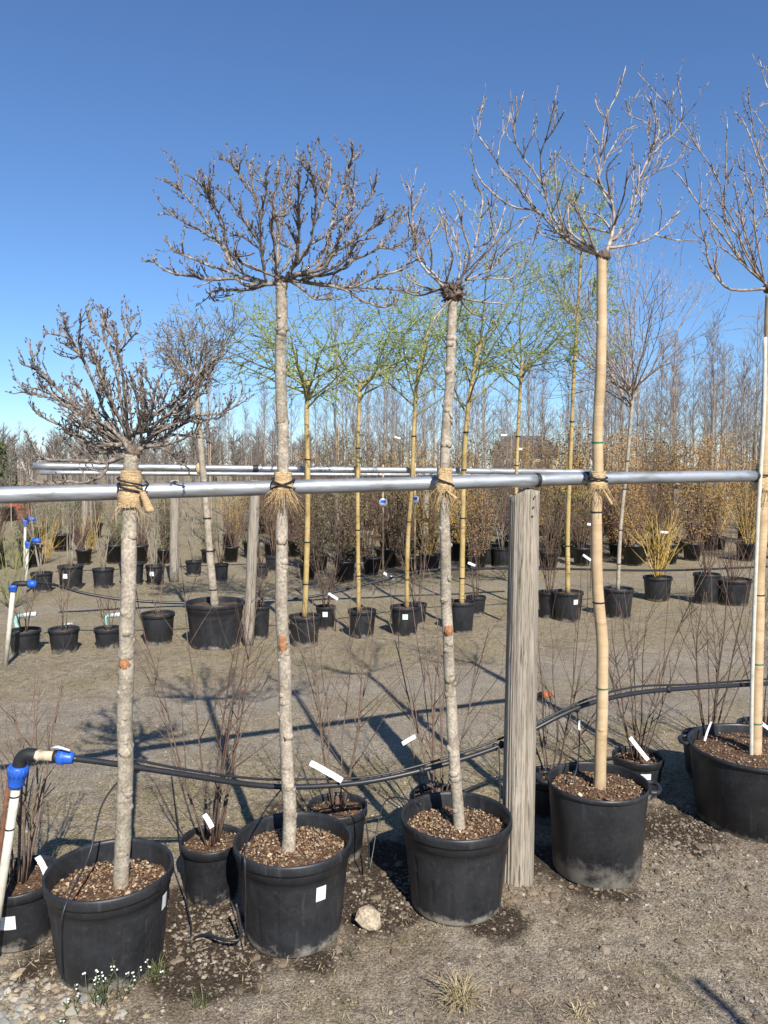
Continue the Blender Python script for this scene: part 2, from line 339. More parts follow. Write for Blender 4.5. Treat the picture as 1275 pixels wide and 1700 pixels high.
# ---------------------------------------------------------------- front row positions (x, y on the ground)
def place(px, Y): return at(px, 1400, Y).x     # world x of a pixel column at distance Y (near the ground)
POTS = []     # (x, y, r)
front = {}
for k, (px, Y) in dict(t1=(182, 2.40), t2=(487, 2.57), t3=(757, 2.74), t4=(990, 2.98), t5=(1259, 3.40)).items():
    z = .2; front[k] = (at(px, 1450 if k != 't5' else 1300, Y).x, Y)
def rowy(x): return 2.685 + .385 * x + .02            # line of the front pipe on the ground plan
def gz(x, y):
    near = 1.0 if y < 8 else max(0, 1 - (y - 8) / 8)
    h = noise.noise((x * .9, y * .9, 3.1)) * .022 + noise.noise((x * 4, y * 4, 7)) * .008
    return h * near
def damp_shade(x, y):
    d = 0
    for (a, bb, r, s) in DAMP_SHADE: d = max(d, s * max(0, 1 - math.hypot(x - a, (y - bb)) / r))
    return min(1, d * 1.6)
g = gnd
DAMP_SHADE = [(*g(350, 1590)[:2], .36, 1), (*g(620, 1500)[:2], .30, 1), (*g(820, 1530)[:2], .22, .8), (*g(930, 1430)[:2], .3, .8), (*g(640, 1430)[:2], .3, .9), (*g(300, 1520)[:2], .3, .9), (*g(1120, 1380)[:2], .42, .75), (*g(1000, 1480)[:2], .3, .6), (*g(90, 1600)[:2], .3, .6), (*g(520, 1590)[:2], .25, .55), (*g(480, 1350)[:2], .4, .6)]  # damp soil, plus the third pot's shadow painted in on its left

# ---------------------------------------------------------------- ground sheet
xs = []; x = -2.6
while x <= 2.8: xs.append(x); x += .024
st = .03
while x < 500: xs.append(x); x += st; st *= 1.13
x = -2.6; st = .03
while x > -500: x -= st; xs.append(x); st *= 1.13
xs.sort()
ys = []; y = -40.; st = 8.
ys = [-300, -120, -50, -20, -8, -3, -1, 0, .5, .9]; y = 1.2
while y < 5: ys.append(y); y += .022
st = .026
while y < 800: ys.append(y); y += st; st *= 1.022 if y < 20 else 1.12
me = bpy.data.meshes.new('ground'); nx, ny = len(xs), len(ys)
verts = []; dl = []
for yy in ys:
    for xx in xs:
        verts.append((xx, yy, gz(xx, yy) + (noise.noise((xx * 19, yy * 19, 1)) * .006 + noise.noise((xx * 45, yy * 45, 1)) * .0035 if (yy < 5 and -2.7 < xx < 2.9) else 0)))
        dl.append(damp_shade(xx, yy) if yy < 5 else 0)
faces = [(j * nx + i, j * nx + i + 1, (j + 1) * nx + i + 1, (j + 1) * nx + i) for j in range(ny - 1) for i in range(nx - 1)]
me.from_pydata(verts, [], faces); me.materials.append(M['ground']); me.polygons.foreach_set('use_smooth', [True] * len(me.polygons))
a = me.attributes.new('damp_shade', 'FLOAT', 'POINT'); a.data.foreach_set('value', dl)
ground = bpy.data.objects.new('ground', me); COL.objects.link(ground); tag(ground, kind='structure')

# ---------------------------------------------------------------- pots
def pot(label, x, y, d, h, group=None, n=40, style=0, soil=.05, stickers=(), handles=(), cat='pot', mat_='pot', chips=0, tilt=0, name='plastic_pot', depth_chip=1.0):
    z0 = gz(x, y) - .004; r = d / 2; o = empty(name, (x, y, z0), label, cat, group)
    rb = r * (.80 if style != 2 else .86)
    if style == 1:     # ribbed container with rolled rim and collar
        prof = [(0.0, .004), (rb * .96, .004), (rb, .012), (rb + (r - rb) * .60, h * .72), (rb + (r - rb) * .66, h * .80), (r * .948, h * .805), (r * .958, h - .034)]
        a0, a1 = prof[2], prof[3]; rows_ = [(a0[0] + (a1[0] - a0[0]) * f_, a0[1] + (a1[1] - a0[1]) * f_) for f_ in (.06, .09, .5, .90, .93)]
        prof = prof[:3] + rows_ + prof[3:]
        inner = [(r * .94, h - .012), (r * .90, h - soil - .02), (r * .88, h * .5)]
        rimp = [(r * .955, h - .036), (r * .985, h - .036), (r, h - .029), (r, h - .008), (r * .99, h - .001), (r * .968, h), (r * .945, h - .006), (r * .94, h - .014)]
        fr = lambda t, z: 1 - (.020 if (abs(((t * 8 / math.pi) % 1) - .5) < .075 and .034 < z < h * .66) else 0) + (.006 * math.sin(2 * t + x * 7) + .003 * math.sin(3 * t + y * 5)) * max(0, 1 - z / h)
    elif style == 2:   # plain tub with lip
        prof = [(0, .004), (rb * .97, .004), (rb, .01), (r * .965, h - .02)]
        inner = [(r * .955, h - .01), (r * .93, h - soil - .02), (r * .9, h * .5)]
        rimp = [(r * .96, h - .022), (r * .99, h - .020), (r, h - .012), (r * .995, h - .002), (r * .975, h), (r * .955, h - .006), (r * .953, h - .016)]
        fr = None
    else:
        prof = [(0, .004), (rb * .97, .004), (rb, .01), (r * .945, h - .03)]
        inner = [(r * .93, h - .01), (r * .9, h - soil - .02), (r * .86, h * .5)]
        rimp = [(r * .94, h - .034), (r, h - .032), (r, h - .004), (r * .985, h), (r * .95, h), (r * .93, h - .012)]
        fr = None
    seg = n * (4 if style == 1 else 1)
    mb = MB()
    # subdivide body vertically so the ribs and taper read
    mb.lathe(prof, seg, fr=fr); mb.lathe(list(reversed(inner)), n)
    mb.v = [v + Vector((x, y, z0)) for v in mb.v]; mb.build('body', M[mat_], o)
    mb = MB(); mb.lathe(rimp, max(n, 28), c=(x, y, z0)); mb.build('rim', M['pot'], o)
    mb = MB(); rs = r * .915; zc = z0 + h - soil; rings = 9 if chips else 3; ns = 36 if chips else 14
    mb.v.append(Vector((x, y, zc + .012)))
    for i in range(1, rings + 1):
        for k in range(ns):
            t_ = 2 * math.pi * k / ns; rr = rs * i / rings
            mb.v.append(Vector((x + rr * math.cos(t_), y + rr * math.sin(t_), zc + .012 * (1 - (i / rings) ** 2) + noise.noise((rr * math.cos(t_) * 20 + x * 9, rr * math.sin(t_) * 20, 2)) * .012)))
    for k in range(ns): mb.face((0, 1 + k, 1 + (k + 1) % ns))
    for i in range(rings - 1):
        for k in range(ns):
            a_, b_ = 1 + i * ns + k, 1 + i * ns + (k + 1) % ns; mb.face((a_, a_ + ns, b_ + ns, b_))
    s = mb.build('soil', M['soil'], o)
    if chips:
        mb = MB()
        for _ in range(chips):
            t_ = U(0, 6.283); rr = rs * math.sqrt(U(0, .97)); q = random.random()
            rot = Matrix.Rotation(U(0, 6.28), 3, 'Z') @ Matrix.Rotation(U(-.6, .6), 3, 'X') @ Matrix.Rotation(U(-.5, .5), 3, 'Y')
            L = U(.003, .0085) * (1.9 if q > .93 else 1)
            mb.box((x + rr * math.cos(t_), y + rr * math.sin(t_), zc + .012 * (1 - (rr / rs) ** 2) + U(-.002, .009)), (L, L * U(.35, .8), U(.002, .005)), rot)
        c_ = mb.build('bark_chips', M['chips'], s, smooth=False); c_.matrix_parent_inverse = Matrix(); tag(c_, kind='stuff')
    for (ang, zf, sw, sh) in stickers:
        mb = MB(); k = 5; zz = h * zf
        def rad(z):
            for i in range(len(prof) - 1):
                if prof[i][1] <= z <= prof[i + 1][1] and prof[i + 1][1] > prof[i][1]:
                    f_ = (z - prof[i][1]) / (prof[i + 1][1] - prof[i][1]); return prof[i][0] + f_ * (prof[i + 1][0] - prof[i][0])
            return r
        for zi in (zz - sh / 2, zz + sh / 2):
            rr = rad(zi) + .0018
            for i in range(k):
                t_ = ang + (i / (k - 1) - .5) * sw / rr
                mb.v.append(Vector((x + rr * math.sin(t_), y - rr * math.cos(t_), z0 + zi)))
        for i in range(k - 1): mb.face((i, i + 1, k + i + 1, k + i))
        st_ = mb.build('label_sticker', M['label'], o)
    for ang in handles:
        mb = MB(); ca, sa = math.sin(ang), -math.cos(ang); T = Vector((-sa, ca, 0)); O = Vector((ca, sa, 0))
        c0 = Vector((x, y, z0 + h - .012)) + O * (r * .97)
        pts = [c0 + T * .05, c0 + T * .048 + O * .022, c0 + T * .03 + O * .036 , c0 + O * .040, c0 - T * .03 + O * .036, c0 - T * .048 + O * .022, c0 - T * .05]
        mb.tube(catmull(pts, 4), .009, 8); mb.build('handle', M['pot'], o)
    return o

fx = front
# front trees' containers
pot('dusty black ribbed pot nearest the white standpipe, weeds at its foot', *fx['t1'], .400, .318, 'big pots of the front row', 56, 1, .072, [(1.42, .70, .03, .05)], chips=1100, mat_='pot')
pot('black ribbed pot with white sticker on its right side, left of the pale rock', *fx['t2'], .406, .334, 'big pots of the front row', 56, 1, .056, [(.62, .66, .036, .05)], chips=1500)
pot('black ribbed pot standing just left of the weathered wooden post', *fx['t3'], .406, .334, 'big pots of the front row', 56, 1, .060, chips=1100)
pot('black tub with two loop handles and dried mud on its lower half', *fx['t4'], .395, .36, 'big pots of the front row', 56, 2, .04, handles=(1.35, -1.85), mat_='potmud', chips=700)
pot('widest black tub, cut off by the right picture edge', *fx['t5'], .61, .342, 'big pots of the front row', 56, 2, .045, handles=(-1.9,), chips=700)

# ---------------------------------------------------------------- grafted standard trees of the front row
def trunk_mesh(path, Y, r0, r1, knots, seed, yoff=None):
    random.seed(seed)
    P = [at(px, py, Y) for px, py in path]
    Q = catmull(P, 12); n = len(Q)
    for i, q in enumerate(Q):
        q.x += noise.noise((q.z * 5, seed, 0)) * .004; q.y += noise.noise((q.z * 4, 3, seed)) * .008
    rad = []
    for i in range(n):
        f = i / (n - 1); r = r0 + (r1 - r0) * f
        if f < .05: r *= 1 + .25 * (1 - f / .05)
        r *= 1 + (1 if knots > 10 else .35) * (.06 * noise.noise((Q[i].z * 14, seed, 5)) + .035 * noise.noise((Q[i].z * 37, seed, 9)))
        rad.append(r)
    mb = MB(); mb.tube(Q, rad, 14, True, 0, .015)
    for _ in range(knots):
        i = random.randint(3, n - 4); a_ = random.choice((U(2.6, 6.8), U(0, 6.28)))
        d = Vector((math.cos(a_), math.sin(a_), U(.1, .6))).normalized()
        L = rad[i] + U(.001, .006); rk = U(.005, .0105)
        mb.tube([Q[i] + d * rad[i] * .5, Q[i] + d * rad[i] * .92, Q[i] + d * (L - .0015), Q[i] + d * L], [rk * 2.1, rk * 1.55, rk * 1.05, rk * .7], 9, True, 0, .12)
        b = len(mb.v); mb.tube([Q[i] + d * (L - .001), Q[i] + d * (L + .0006)], [rk * .55, rk * .45], 7, True, 1) if random.random() < .5 else None
    return mb, Q, rad

def traced_crown(traces, org, sc, knob, Y0, Rad, rmax, rmin, seed, style, depth_sign=None):
    """branches followed from the photograph, each given its own depth round the head of the tree"""
    random.seed(seed); mb = MB(); known = [(Vector((knob[0], knob[1])), Y0, rmax)]
    tips = []; allpts = []
    for bi, tr in enumerate(traces):
        px = [Vector((org[0] + x * sc, org[1] + y * sc)) for x, y in tr]
        st_ = px[0]; best = min(known, key=lambda k: (k[0] - st_).length)
        dist = (best[0] - st_).length
        ys_, rs_ = (best[1], best[2]) if dist < 14 else (Y0, rmax)
        if dist < 34 and best[0] is not known[0][0] and dist > .1 or (bi and dist < 14): px[0] = best[0].copy()
        elif best[0] is known[0][0] and dist < 45: px[0] = st_.lerp(best[0], .6)
        if rs_ > .9 * rmax and best[0] is known[0][0]: rs_ = rmax * U(.75, 1)
        else: rs_ = max(rmin * 1.2, rs_ * U(.7, .9))
        L = sum((px[i + 1] - px[i]).length for i in range(len(px) - 1)); dx = abs(px[-1].x - knob[0]) * Y0 / F
        reach = L * Y0 / F
        dtip = random.choice((-1, 1)) * min(math.sqrt(max(.004, Rad * Rad - dx * dx)) * U(.25, .95), reach * .85)
        acc = 0; P = []
        for i, q in enumerate(px):
            if i: acc += (q - px[i - 1]).length
            f = acc / L; P.append(at(q.x, q.y, ys_ + dtip * (f ** .85)))
        Q = catmull(P, 4); n = len(Q)
        for i in range(1, n):
            Q[i] = Q[i] + Vector((U(-1, 1), U(-1, 1), U(-1, 1))) * (.0022 if style == 0 else .0016)
        short = min(1, reach / .35)
        rad = [max(rmin, rs_ + (rmin - rs_) * (i / (n - 1)) ** .6) * U(.9, 1.12) for i in range(n)]
        mb.tube(Q, rad, 6, True, 0, .08)
        for i in range(n):
            q = Q[i]; v = q - Vector((0, 0, EYE)); zc = v.y * CP - v.z * SP; uc = v.y * SP + v.z * CP
            known.append((Vector((637.5 + F * v.x / zc, 850 - F * uc / zc)), q.y, rad[i]))
        allpts.append((Q, rad))
        ne = int(reach / (.042 if style == 0 else .075) + random.random())
        for _ in range(ne):
            i = random.randint(max(1, n // 6), max(2, int(n * .86) - 1)); d = (Q[i] - Q[i - 1]).normalized()
            s_ = d.orthogonal().normalized(); s_.rotate(Matrix.Rotation(U(0, 6.28), 3, d))
            L = U(.025, .085) if style == 0 else U(.05, .17) * (1.1 - .6 * i / n)
            e = (d * .8 + s_ * U(.45, .9) + Vector((0, 0, U(.1, .7)))).normalized(); p0 = Q[i - 1].lerp(Q[i], random.random()); k = 5
            pts = [p0]; ph = U(0, 60)
            for j in range(k):
                e = (e + Vector((noise.noise((ph, j, 0)), noise.noise((ph, j, 4)), noise.noise((ph, j, 8)) + .35)) * .25).normalized(); pts.append(pts[-1] + e * L / k)
            r_ = min(rad[i] * .7, rmin * 1.4); rr_ = [r_ + (rmin * .5 - r_) * j / k for j in range(k + 1)]
            mb.tube(pts, rr_, 5, True, 0, .1); allpts.append((pts, rr_))
    # side shoots
    for Q, rad in allpts:
        n = len(Q); cl = 0
        for i in range(1, n):
            a_, b_ = Q[i - 1], Q[i]; seg = (b_ - a_).length; cl += seg
            d = (b_ - a_).normalized(); f = i / (n - 1)
            cnt = seg / (.012 if style == 0 else .030) * (.3 + .9 * f)
            k = int(cnt) + (random.random() < cnt % 1)
            for _ in range(k):
                p0 = a_.lerp(b_, random.random())
                s_ = d.orthogonal().normalized(); s_.rotate(Matrix.Rotation(U(0, 6.28), 3, d))
                if style == 0:
                    sd = (s_ * U(.5, 1) + d * U(.3, 1) + Vector((0, 0, U(0, .8)))).normalized(); L = U(.006, .022) if random.random() < .85 else U(.025, .05)
                    if f > .82: L *= 1.25
                    p1 = p0 + sd * L * .5 + Vector((U(-1, 1), U(-1, 1), U(-1, 1))) * L * .1; p2 = p0 + (sd + Vector((0, 0, .25))).normalized() * L
                    rr = min(rad[i] * .75, .0017 + L * .022); mb.tube([p0, p1, p2], [rr, rr * .9, rr * .6], 4, True, 0, .15)
                    for q in range(2 if L < .03 else int(L / .007)):
                        bp = p0.lerp(p2, U(.45, 1.05)); bd = (sd + Vector((U(-1, 1), U(-1, 1), U(-.3, 1)))).normalized() * U(.004, .010)
                        mb.tube([bp, bp + bd * .5, bp + bd], [.0012, .0022, .0006], 4, False, 1)
                else:
                    if random.random() < .78:       # alternate buds
                        bd = (s_ + d * .8).normalized() * U(.005, .010)
                        mb.tube([p0, p0 + bd * .5, p0 + bd], [.0022, .0026, .001], 4, False, 1)
                    else:
                        L = U(.03, .13) * (1.15 - .4 * f); sd = (s_ * .8 + d * .8 + Vector((0, 0, .6))).normalized()
                        p1 = p0 + sd * L * .45 + Vector((U(-1, 1), U(-1, 1), U(-.5, .5))) * L * .08
                        p2 = p0 + sd * L * .8 + Vector((0, 0, L * .2))
                        rr = min(rad[i] * .7, .003); mb.tube([p0, p1, p2], [rr, rr * .85, rr * .5], 4, True, 0, .1)
                        for q in range(3):
                            bp = p1.lerp(p2, random.random()); bd = Vector((U(-1, 1), U(-1, 1), U(0, 1))).normalized() * .006
                            mb.tube([bp, bp + bd * .5, bp + bd], [.0016, .002, .0008], 4, False, 1)
    return mb

def std_tree(label, path, Y, r0, r1, knots, traces, org, sc, knob, Rad, rmax, rmin, seed, style, barkm, twigm, knobr, wounds=(), ties=()):
    base = at(*path[0], Y)
    o = empty('standard_tree', base, label, 'tree', 'grafted standard trees of the front row')
    mb, Q, rad = trunk_mesh(path, Y, r0, r1, knots, seed)
    tk = mb.build('trunk', [M[barkm], M['cut']], o)
    cr = traced_crown(traces, org, sc, knob, Y, Rad, rmax, rmin, seed + 5, style).build('crown', [M[twigm], M['bud']], o)
    mb = MB(); kc = at(*knob, Y); mb.blob(kc, (knobr, knobr, knobr * .85), None, .22, 0, 2)
    for _ in range(60 if knobr > .03 else 0):
        d = Vector((U(-1, 1), U(-1, 1), U(-.5, .8))).normalized(); e = (d + Vector((U(-1, 1), U(-1, 1), U(-.5, 1))) * .6).normalized()
        mb.tube([kc + d * knobr * .8, kc + d * knobr * .95 + e * .012, kc + d * knobr + e * U(.012, .03)], [.004, .0028, .0012], 4)
    for _ in range(16 if knobr > .025 else 7):
        d = Vector((U(-1, 1), U(-1, 1), U(-.6, .8))).normalized(); mb.blob(kc + d * knobr * .8, (knobr * U(.25, .45),) * 3, None, .25)
    mb.build('graft_union', M['knob'], o)
    for (px, py, ww, hh, dx) in wounds:
        i = min(range(len(Q)), key=lambda i: (Q[i] - at(px, py, Y)).length)
        c_ = Q[i] + Vector((dx, -rad[i] * .72, 0)); mb = MB(); mb.blob(c_, (ww, .011, hh), None, .18, 0, 2); mb.build('bark_wound', M['wound'], tk).matrix_parent_inverse = Matrix()
    for (py, mk) in ties:
        i = min(range(len(Q)), key=lambda i: abs(Q[i].z - at(path[0][0], py, Y).z)); mb = MB()
        mb.lathe([(rad[i] + .0015, -.003), (rad[i] + .003, 0), (rad[i] + .0015, .003)], 16, c=Q[i]); mb.build('tie_band', M[mk], o)
    return o, Q, rad

A = (0, 480); sA = .3294
T1 = [[(640,800),(560,700),(450,640),(350,560),(250,470),(170,400),(108,378)], [(440,640),(300,545),(215,515),(178,500)], [(270,490),(190,400),(160,360),(185,330),(200,296)],
 [(645,780),(540,640),(490,520),(430,380),(380,290),(320,240),(270,228),(220,204)], [(380,290),(340,220),(330,180),(335,152)], [(425,375),(400,290),(402,210),(410,150)], [(395,300),(350,275),(305,270)],
 [(655,770),(610,560),(580,400),(530,270),(460,200),(442,130)], [(530,270),(522,180),(500,90)], [(520,200),(545,112)], [(580,400),(600,300),(640,220),(665,160),(682,122)], [(640,220),(618,150),(625,104)], [(600,330),(650,260),(690,215)],
 [(690,770),(715,640),(705,520),(692,400)], [(700,740),(730,620),(720,500),(708,410)], [(705,730),(800,560),(795,470)], [(700,740),(800,620),(900,560),(1000,450),(1090,370)], [(720,720),(860,640),(960,550),(1040,430),(1080,350)],
 [(720,760),(850,690),(980,640),(1100,630),(1180,590),(1230,515)], [(730,790),(850,740),(980,735),(1085,690)], [(740,810),(860,780),(955,735)], [(620,800),(500,720),(420,690),(345,640)], [(600,830),(450,780),(330,700),(220,650),(165,595)],
 [(610,840),(500,828),(400,826)], [(650,862),(540,872),(380,860),(250,862),(190,825),(160,765)], [(560,872),(525,930),(440,972),(330,972),(200,978),(140,935),(110,870)], [(750,830),(840,812),(890,862),(960,912)],
 [(600,700),(510,420),(440,340),(355,350)], [(560,690),(470,600),(430,600),(435,525)], [(650,760),(560,560),(500,420),(480,310)], [(800,610),(850,500),(900,470)], [(900,560),(930,480),(960,440)], [(860,640),(940,600),(1010,520),(1060,480)],
 [(770,700),(880,600),(980,500),(1000,470)], [(720,700),(780,560),(750,470),(690,400)], [(640,800),(520,690),(420,520),(310,440)], [(610,800),(480,690),(340,590),(230,500)], [(690,790),(820,700),(930,650),(980,560)], [(650,780),(590,640),(560,520),(550,470)], [(670,770),(660,640),(650,540),(640,470)], [(640,810),(510,770),(420,700),(380,690)], [(700,810),(800,770),(900,690),(1000,650)]]
random.seed(4)
for tr in list(T1)[::1]:
    if len(tr) > 3 and random.random() < .6 and tr[-1][1] < 760:
        ox, oy = U(-75, 75), U(-30, 60); T1.append([(x + ox * (i / (len(tr) - 1)) ** .8, y + oy * (i / (len(tr) - 1)) ** .8) for i, (x, y) in enumerate(tr)][:random.randint(3, len(tr))])
tr1 = std_tree('short standard tree with a dense dark bushy crown just above the pipe', [(200,1500),(203,1400),(208,1300),(207,1200),(210,1100),(213,1000),(214,900),(217,800),(219,755)], 2.40, .0255, .0225, 46, T1, A, sA, (221, 752), .30, .0100, .0024, 3, 0, 'bark', 'twig', .024, [(211,1103,.017,.020,0), (203,1485,.028,.028,0)])
B = (230, 220); sB = .3686
T2 = [[(600,680),(500,690),(430,655),(330,665),(230,645),(130,625),(75,585),(30,575)], [(90,600),(72,568)], [(590,670),(480,660),(400,625),(300,590),(200,548),(160,535),(120,475)], [(200,548),(198,490)],
 [(570,670),(440,620),(380,520),(330,470),(220,410),(150,370),(138,342)], [(150,370),(95,368)], [(430,610),(370,490),(270,350),(185,260),(118,205)], [(185,255),(170,165)], [(470,620),(390,500),(385,410),(320,300),(255,205)], [(320,300),(285,215)], [(330,310),(320,205)],
 [(590,650),(555,540),(548,400),(570,280),(575,180),(600,140)], [(550,550),(470,470),(415,467)], [(548,500),(500,440),(420,320),(350,245)], [(555,430),(530,310),(460,210),(430,140),(370,118)], [(450,200),(455,130)], [(520,300),(505,200),(500,140)],
 [(610,650),(627,560),(630,440),(605,330),(622,240),(628,130)], [(575,250),(545,190)], [(690,650),(715,560),(720,420),(720,280),(725,160)], [(705,650),(760,530),(790,420),(795,280),(770,180),(705,115)], [(775,190),(765,130)],
 [(700,640),(760,520),(850,450),(890,340),(930,220),(945,140),(922,75)], [(940,160),(965,90),(962,45)], [(955,130),(1003,85)], [(710,660),(830,610),(880,540),(950,500),(1050,430),(1130,380),(1185,335)], [(1080,415),(1115,350)],
 [(800,640),(850,560),(920,470),(990,360),(1040,290),(1078,210)], [(720,665),(860,640),(960,580),(1080,520),(1150,430),(1190,350)], [(690,690),(800,680),(930,710),(1020,760),(1110,785),(1190,740)], [(800,680),(950,700),(1050,660),(1150,630),(1210,590),(1250,500),(1240,440)],
 [(820,682),(1000,700),(1150,705),(1260,720)], [(700,700),(760,722),(800,750),(870,740)], [(800,420),(830,320),(860,200),(865,115)], [(640,440),(680,300),(690,165)], [(660,360),(668,160)], [(920,470),(950,300),(985,220)], [(600,700),(480,708),(340,716),(322,735),(345,762)],
 [(640,640),(700,540),(650,500),(632,400)], [(690,660),(820,560),(880,420),(960,380)], [(720,680),(900,600),(980,500),(1060,470)], [(1060,650),(1120,620)], [(1080,520),(1160,515),(1215,470)], [(640,650),(610,500),(600,400),(650,370)], [(610,660),(500,600),(440,560),(510,550)], [(880,350),(830,270),(820,220)], [(720,420),(700,330),(660,300)], [(950,240),(970,320),(935,400)]]
tr2 = std_tree('tall standard tree with a wide flat-bottomed umbrella crown, left of the post', [(477,1440),(481,1350),(477,1280),(474,1180),(472,1100),(468,1000),(467,900),(470,800),(468,700),(466,600),(467,500),(465,468)], 2.57, .0240, .0175, 48, T2, B, sB, (466, 468), .42, .0094, .0024, 7, 0, 'bark', 'twig', .022, [(472,1070,.014,.034,0)])
C = (660, 90); sC = .4824
T3 = [[(155,800),(80,720),(60,640),(52,560),(45,480),(28,435)], [(170,800),(115,745),(85,700),(100,650),(155,575),(140,525)], [(190,785),(190,700),(172,640),(160,560)], [(215,790),(248,700),(225,600),(205,520),(178,478)], [(220,795),(255,690),(280,590),(290,490),(255,415)], [(265,660),(320,640),(322,560),(308,480)],
 [(225,800),(320,740),(350,700),(420,590),(462,548)], [(240,805),(300,772),(390,770),(440,710),(475,620),(482,578)], [(230,795),(320,665),(400,590),(440,562)], [(145,828),(70,830),(0,808)], [(210,850),(280,850),(370,860)], [(210,860),(245,882),(300,910),(342,915)], [(165,865),(130,905),(125,942)], [(110,740),(118,690),(108,620)], [(330,655),(355,580),(372,510)], [(350,700),(390,660),(430,640)], [(60,640),(38,560),(40,520)], [(85,700),(40,720),(0,740)], [(235,800),(280,720),(300,690)], [(285,560),(320,520),(325,470)], [(320,745),(350,640)], [(52,560),(70,480)], [(205,790),(215,690),(190,600),(215,540)]]
tr3 = std_tree('slender standard tree with a small sparse crown over a shaggy graft knob', [(765,1398),(757,1300),(750,1200),(746,1100),(740,960),(738,800),(742,700),(748,600),(752,500)], 2.74, .0222, .0162, 46, T3, C, sC, (751, 487), .34, .0066, .0020, 13, 1, 'bark', 'twig2', .034, [(742,1050,.015,.022,0), (764,1388,.024,.022,0)])
T4 = [[(690,690),(610,660),(540,600),(480,540),(390,522),(310,460),(270,400),(250,320)], [(475,540),(420,460),(360,400),(330,350),(285,290),(275,250),(290,180),(302,152)], [(345,375),(352,300),(380,240),(385,205)], [(690,685),(600,640),(530,550),(500,450),(430,350),(400,270),(415,200),(430,142)], [(395,260),(385,200)], [(495,440),(492,350),(520,260),(545,145)], [(510,300),(545,250),(575,192)], [(700,680),(590,610),(562,560),(542,420),(542,330)],
 [(735,670),(745,590),(735,500),(690,440),(700,350),(715,220),(760,130),(785,42)], [(715,220),(690,190),(680,155)], [(740,540),(690,450),(620,400),(540,340)], [(705,330),(680,290),(640,228)], [(750,110),(765,90)], [(692,420),(740,320),(780,265),(822,244)], [(740,660),(800,560),(830,440),(870,340),(900,260),(880,190),(850,140)], [(850,400),(910,310),(970,250),(978,170),(962,82)], [(970,240),(990,180)], [(905,315),(860,240),(795,200),(835,122)], [(795,200),(785,155)], [(830,425),(900,400),(960,370),(1000,295)], [(950,285),(1020,330)],
 [(740,668),(830,650),(900,610),(950,560),(972,538)], [(905,605),(910,545),(893,498)], [(890,622),(960,640),(1030,640)], [(742,620),(700,560),(645,540)], [(742,625),(660,600),(610,595)], [(748,600),(780,480),(792,390)], [(870,345),(890,250),(868,145)], [(800,560),(812,420),(805,310)], [(930,280),(935,190),(950,130)], [(700,350),(725,270),(715,210)], [(755,640),(830,560),(845,430),(930,350)], [(530,545),(560,480),(575,420)], [(600,640),(585,540),(610,470)], [(640,410),(645,340)], [(430,350),(460,290),(475,270)], [(500,500),(440,420),(410,400)], [(735,500),(720,400),(770,330)], [(690,685),(650,600),(610,520),(640,460)], [(480,540),(440,500),(400,420)]]
tr4 = std_tree('tall smooth tan-trunked standard tree with a broad upswept crown, right of the post', [(993,1330),(998,1240),(1000,1150),(998,1050),(991,950),(990,850),(993,790),(993,700),(999,560),(998,450),(1000,426)], 2.98, .0240, .0182, 3, T4, C, sC, (1001, 425), .42, .0086, .0020, 17, 1, 'bark_tan', 'twig2', .026, (), [(1145,'green_tie'),(850,'black_rubber'),(737,'green_tie'),(1000,'black_rubber')])
T5 = [[(1265,790),(1190,720),(1100,600),(1040,520),(985,440),(948,398)], [(1195,710),(1130,600),(1110,450),(1040,330),(990,250),(930,180),(825,62)], [(1255,770),(1180,640),(1130,560),(1130,430),(1135,235)], [(1270,790),(1200,640),(1190,540),(1240,430),(1185,400),(1168,345)], [(1230,700),(1180,560),(1160,440)], [(1270,825),(1150,810),(1080,740),(1060,650),(1040,560),(1045,440)], [(1058,650),(980,578)], [(1280,780),(1280,600),(1250,400),(1200,250),(1162,198)], [(1290,780),(1300,500),(1240,330),(1215,200),(1204,108)], [(1250,380),(1290,300),(1232,200),(1275,170)], [(1310,450),(1300,200),(1260,80),(1243,12)], [(1260,780),(1150,690),(1090,640),(1075,560)], [(1265,785),(1230,600),(1225,500),(1200,420)], [(990,450),(985,380)], [(1110,450),(1080,400),(1060,420)], [(1130,440),(1160,380)], [(1295,790),(1380,700),(1450,560),(1480,400)], [(1295,790),(1400,620),(1420,420),(1400,250)], [(1295,780),(1350,560),(1350,350),(1330,180)], [(1300,800),(1460,760),(1540,640),(1570,520)], [(1270,790),(1190,680),(1170,600),(1120,520),(1090,500)], [(1250,600),(1270,540),(1255,480)]]
tr5 = std_tree('tan-trunked standard tree tied to a white stake, cut off by the right edge', [(1254,1280),(1257,1150),(1260,1000),(1266,850),(1272,700),(1275,600),(1278,490)], 3.40, .0255, .0195, 3, T5, C, sC, (1279, 478), .42, .0086, .0020, 23, 1, 'bark_tan', 'twig2', .028, (), [(1102,'green_tie'),(1205,'green_tie'),(990,'black_rubber')])
# white stake beside the last tree
mb = MB(); sp = [at(1247, 1285, 3.37), at(1249, 1120, 3.37), at(1258, 870, 3.37), at(1268, 690, 3.375), at(1270, 560, 3.38)]
mb.tube(catmull(sp, 5), .009, 8); o = mb.build('plant_stake', M['pvc']); tag(o, 'long white stake beside the trunk of the rightmost tree', 'stake')

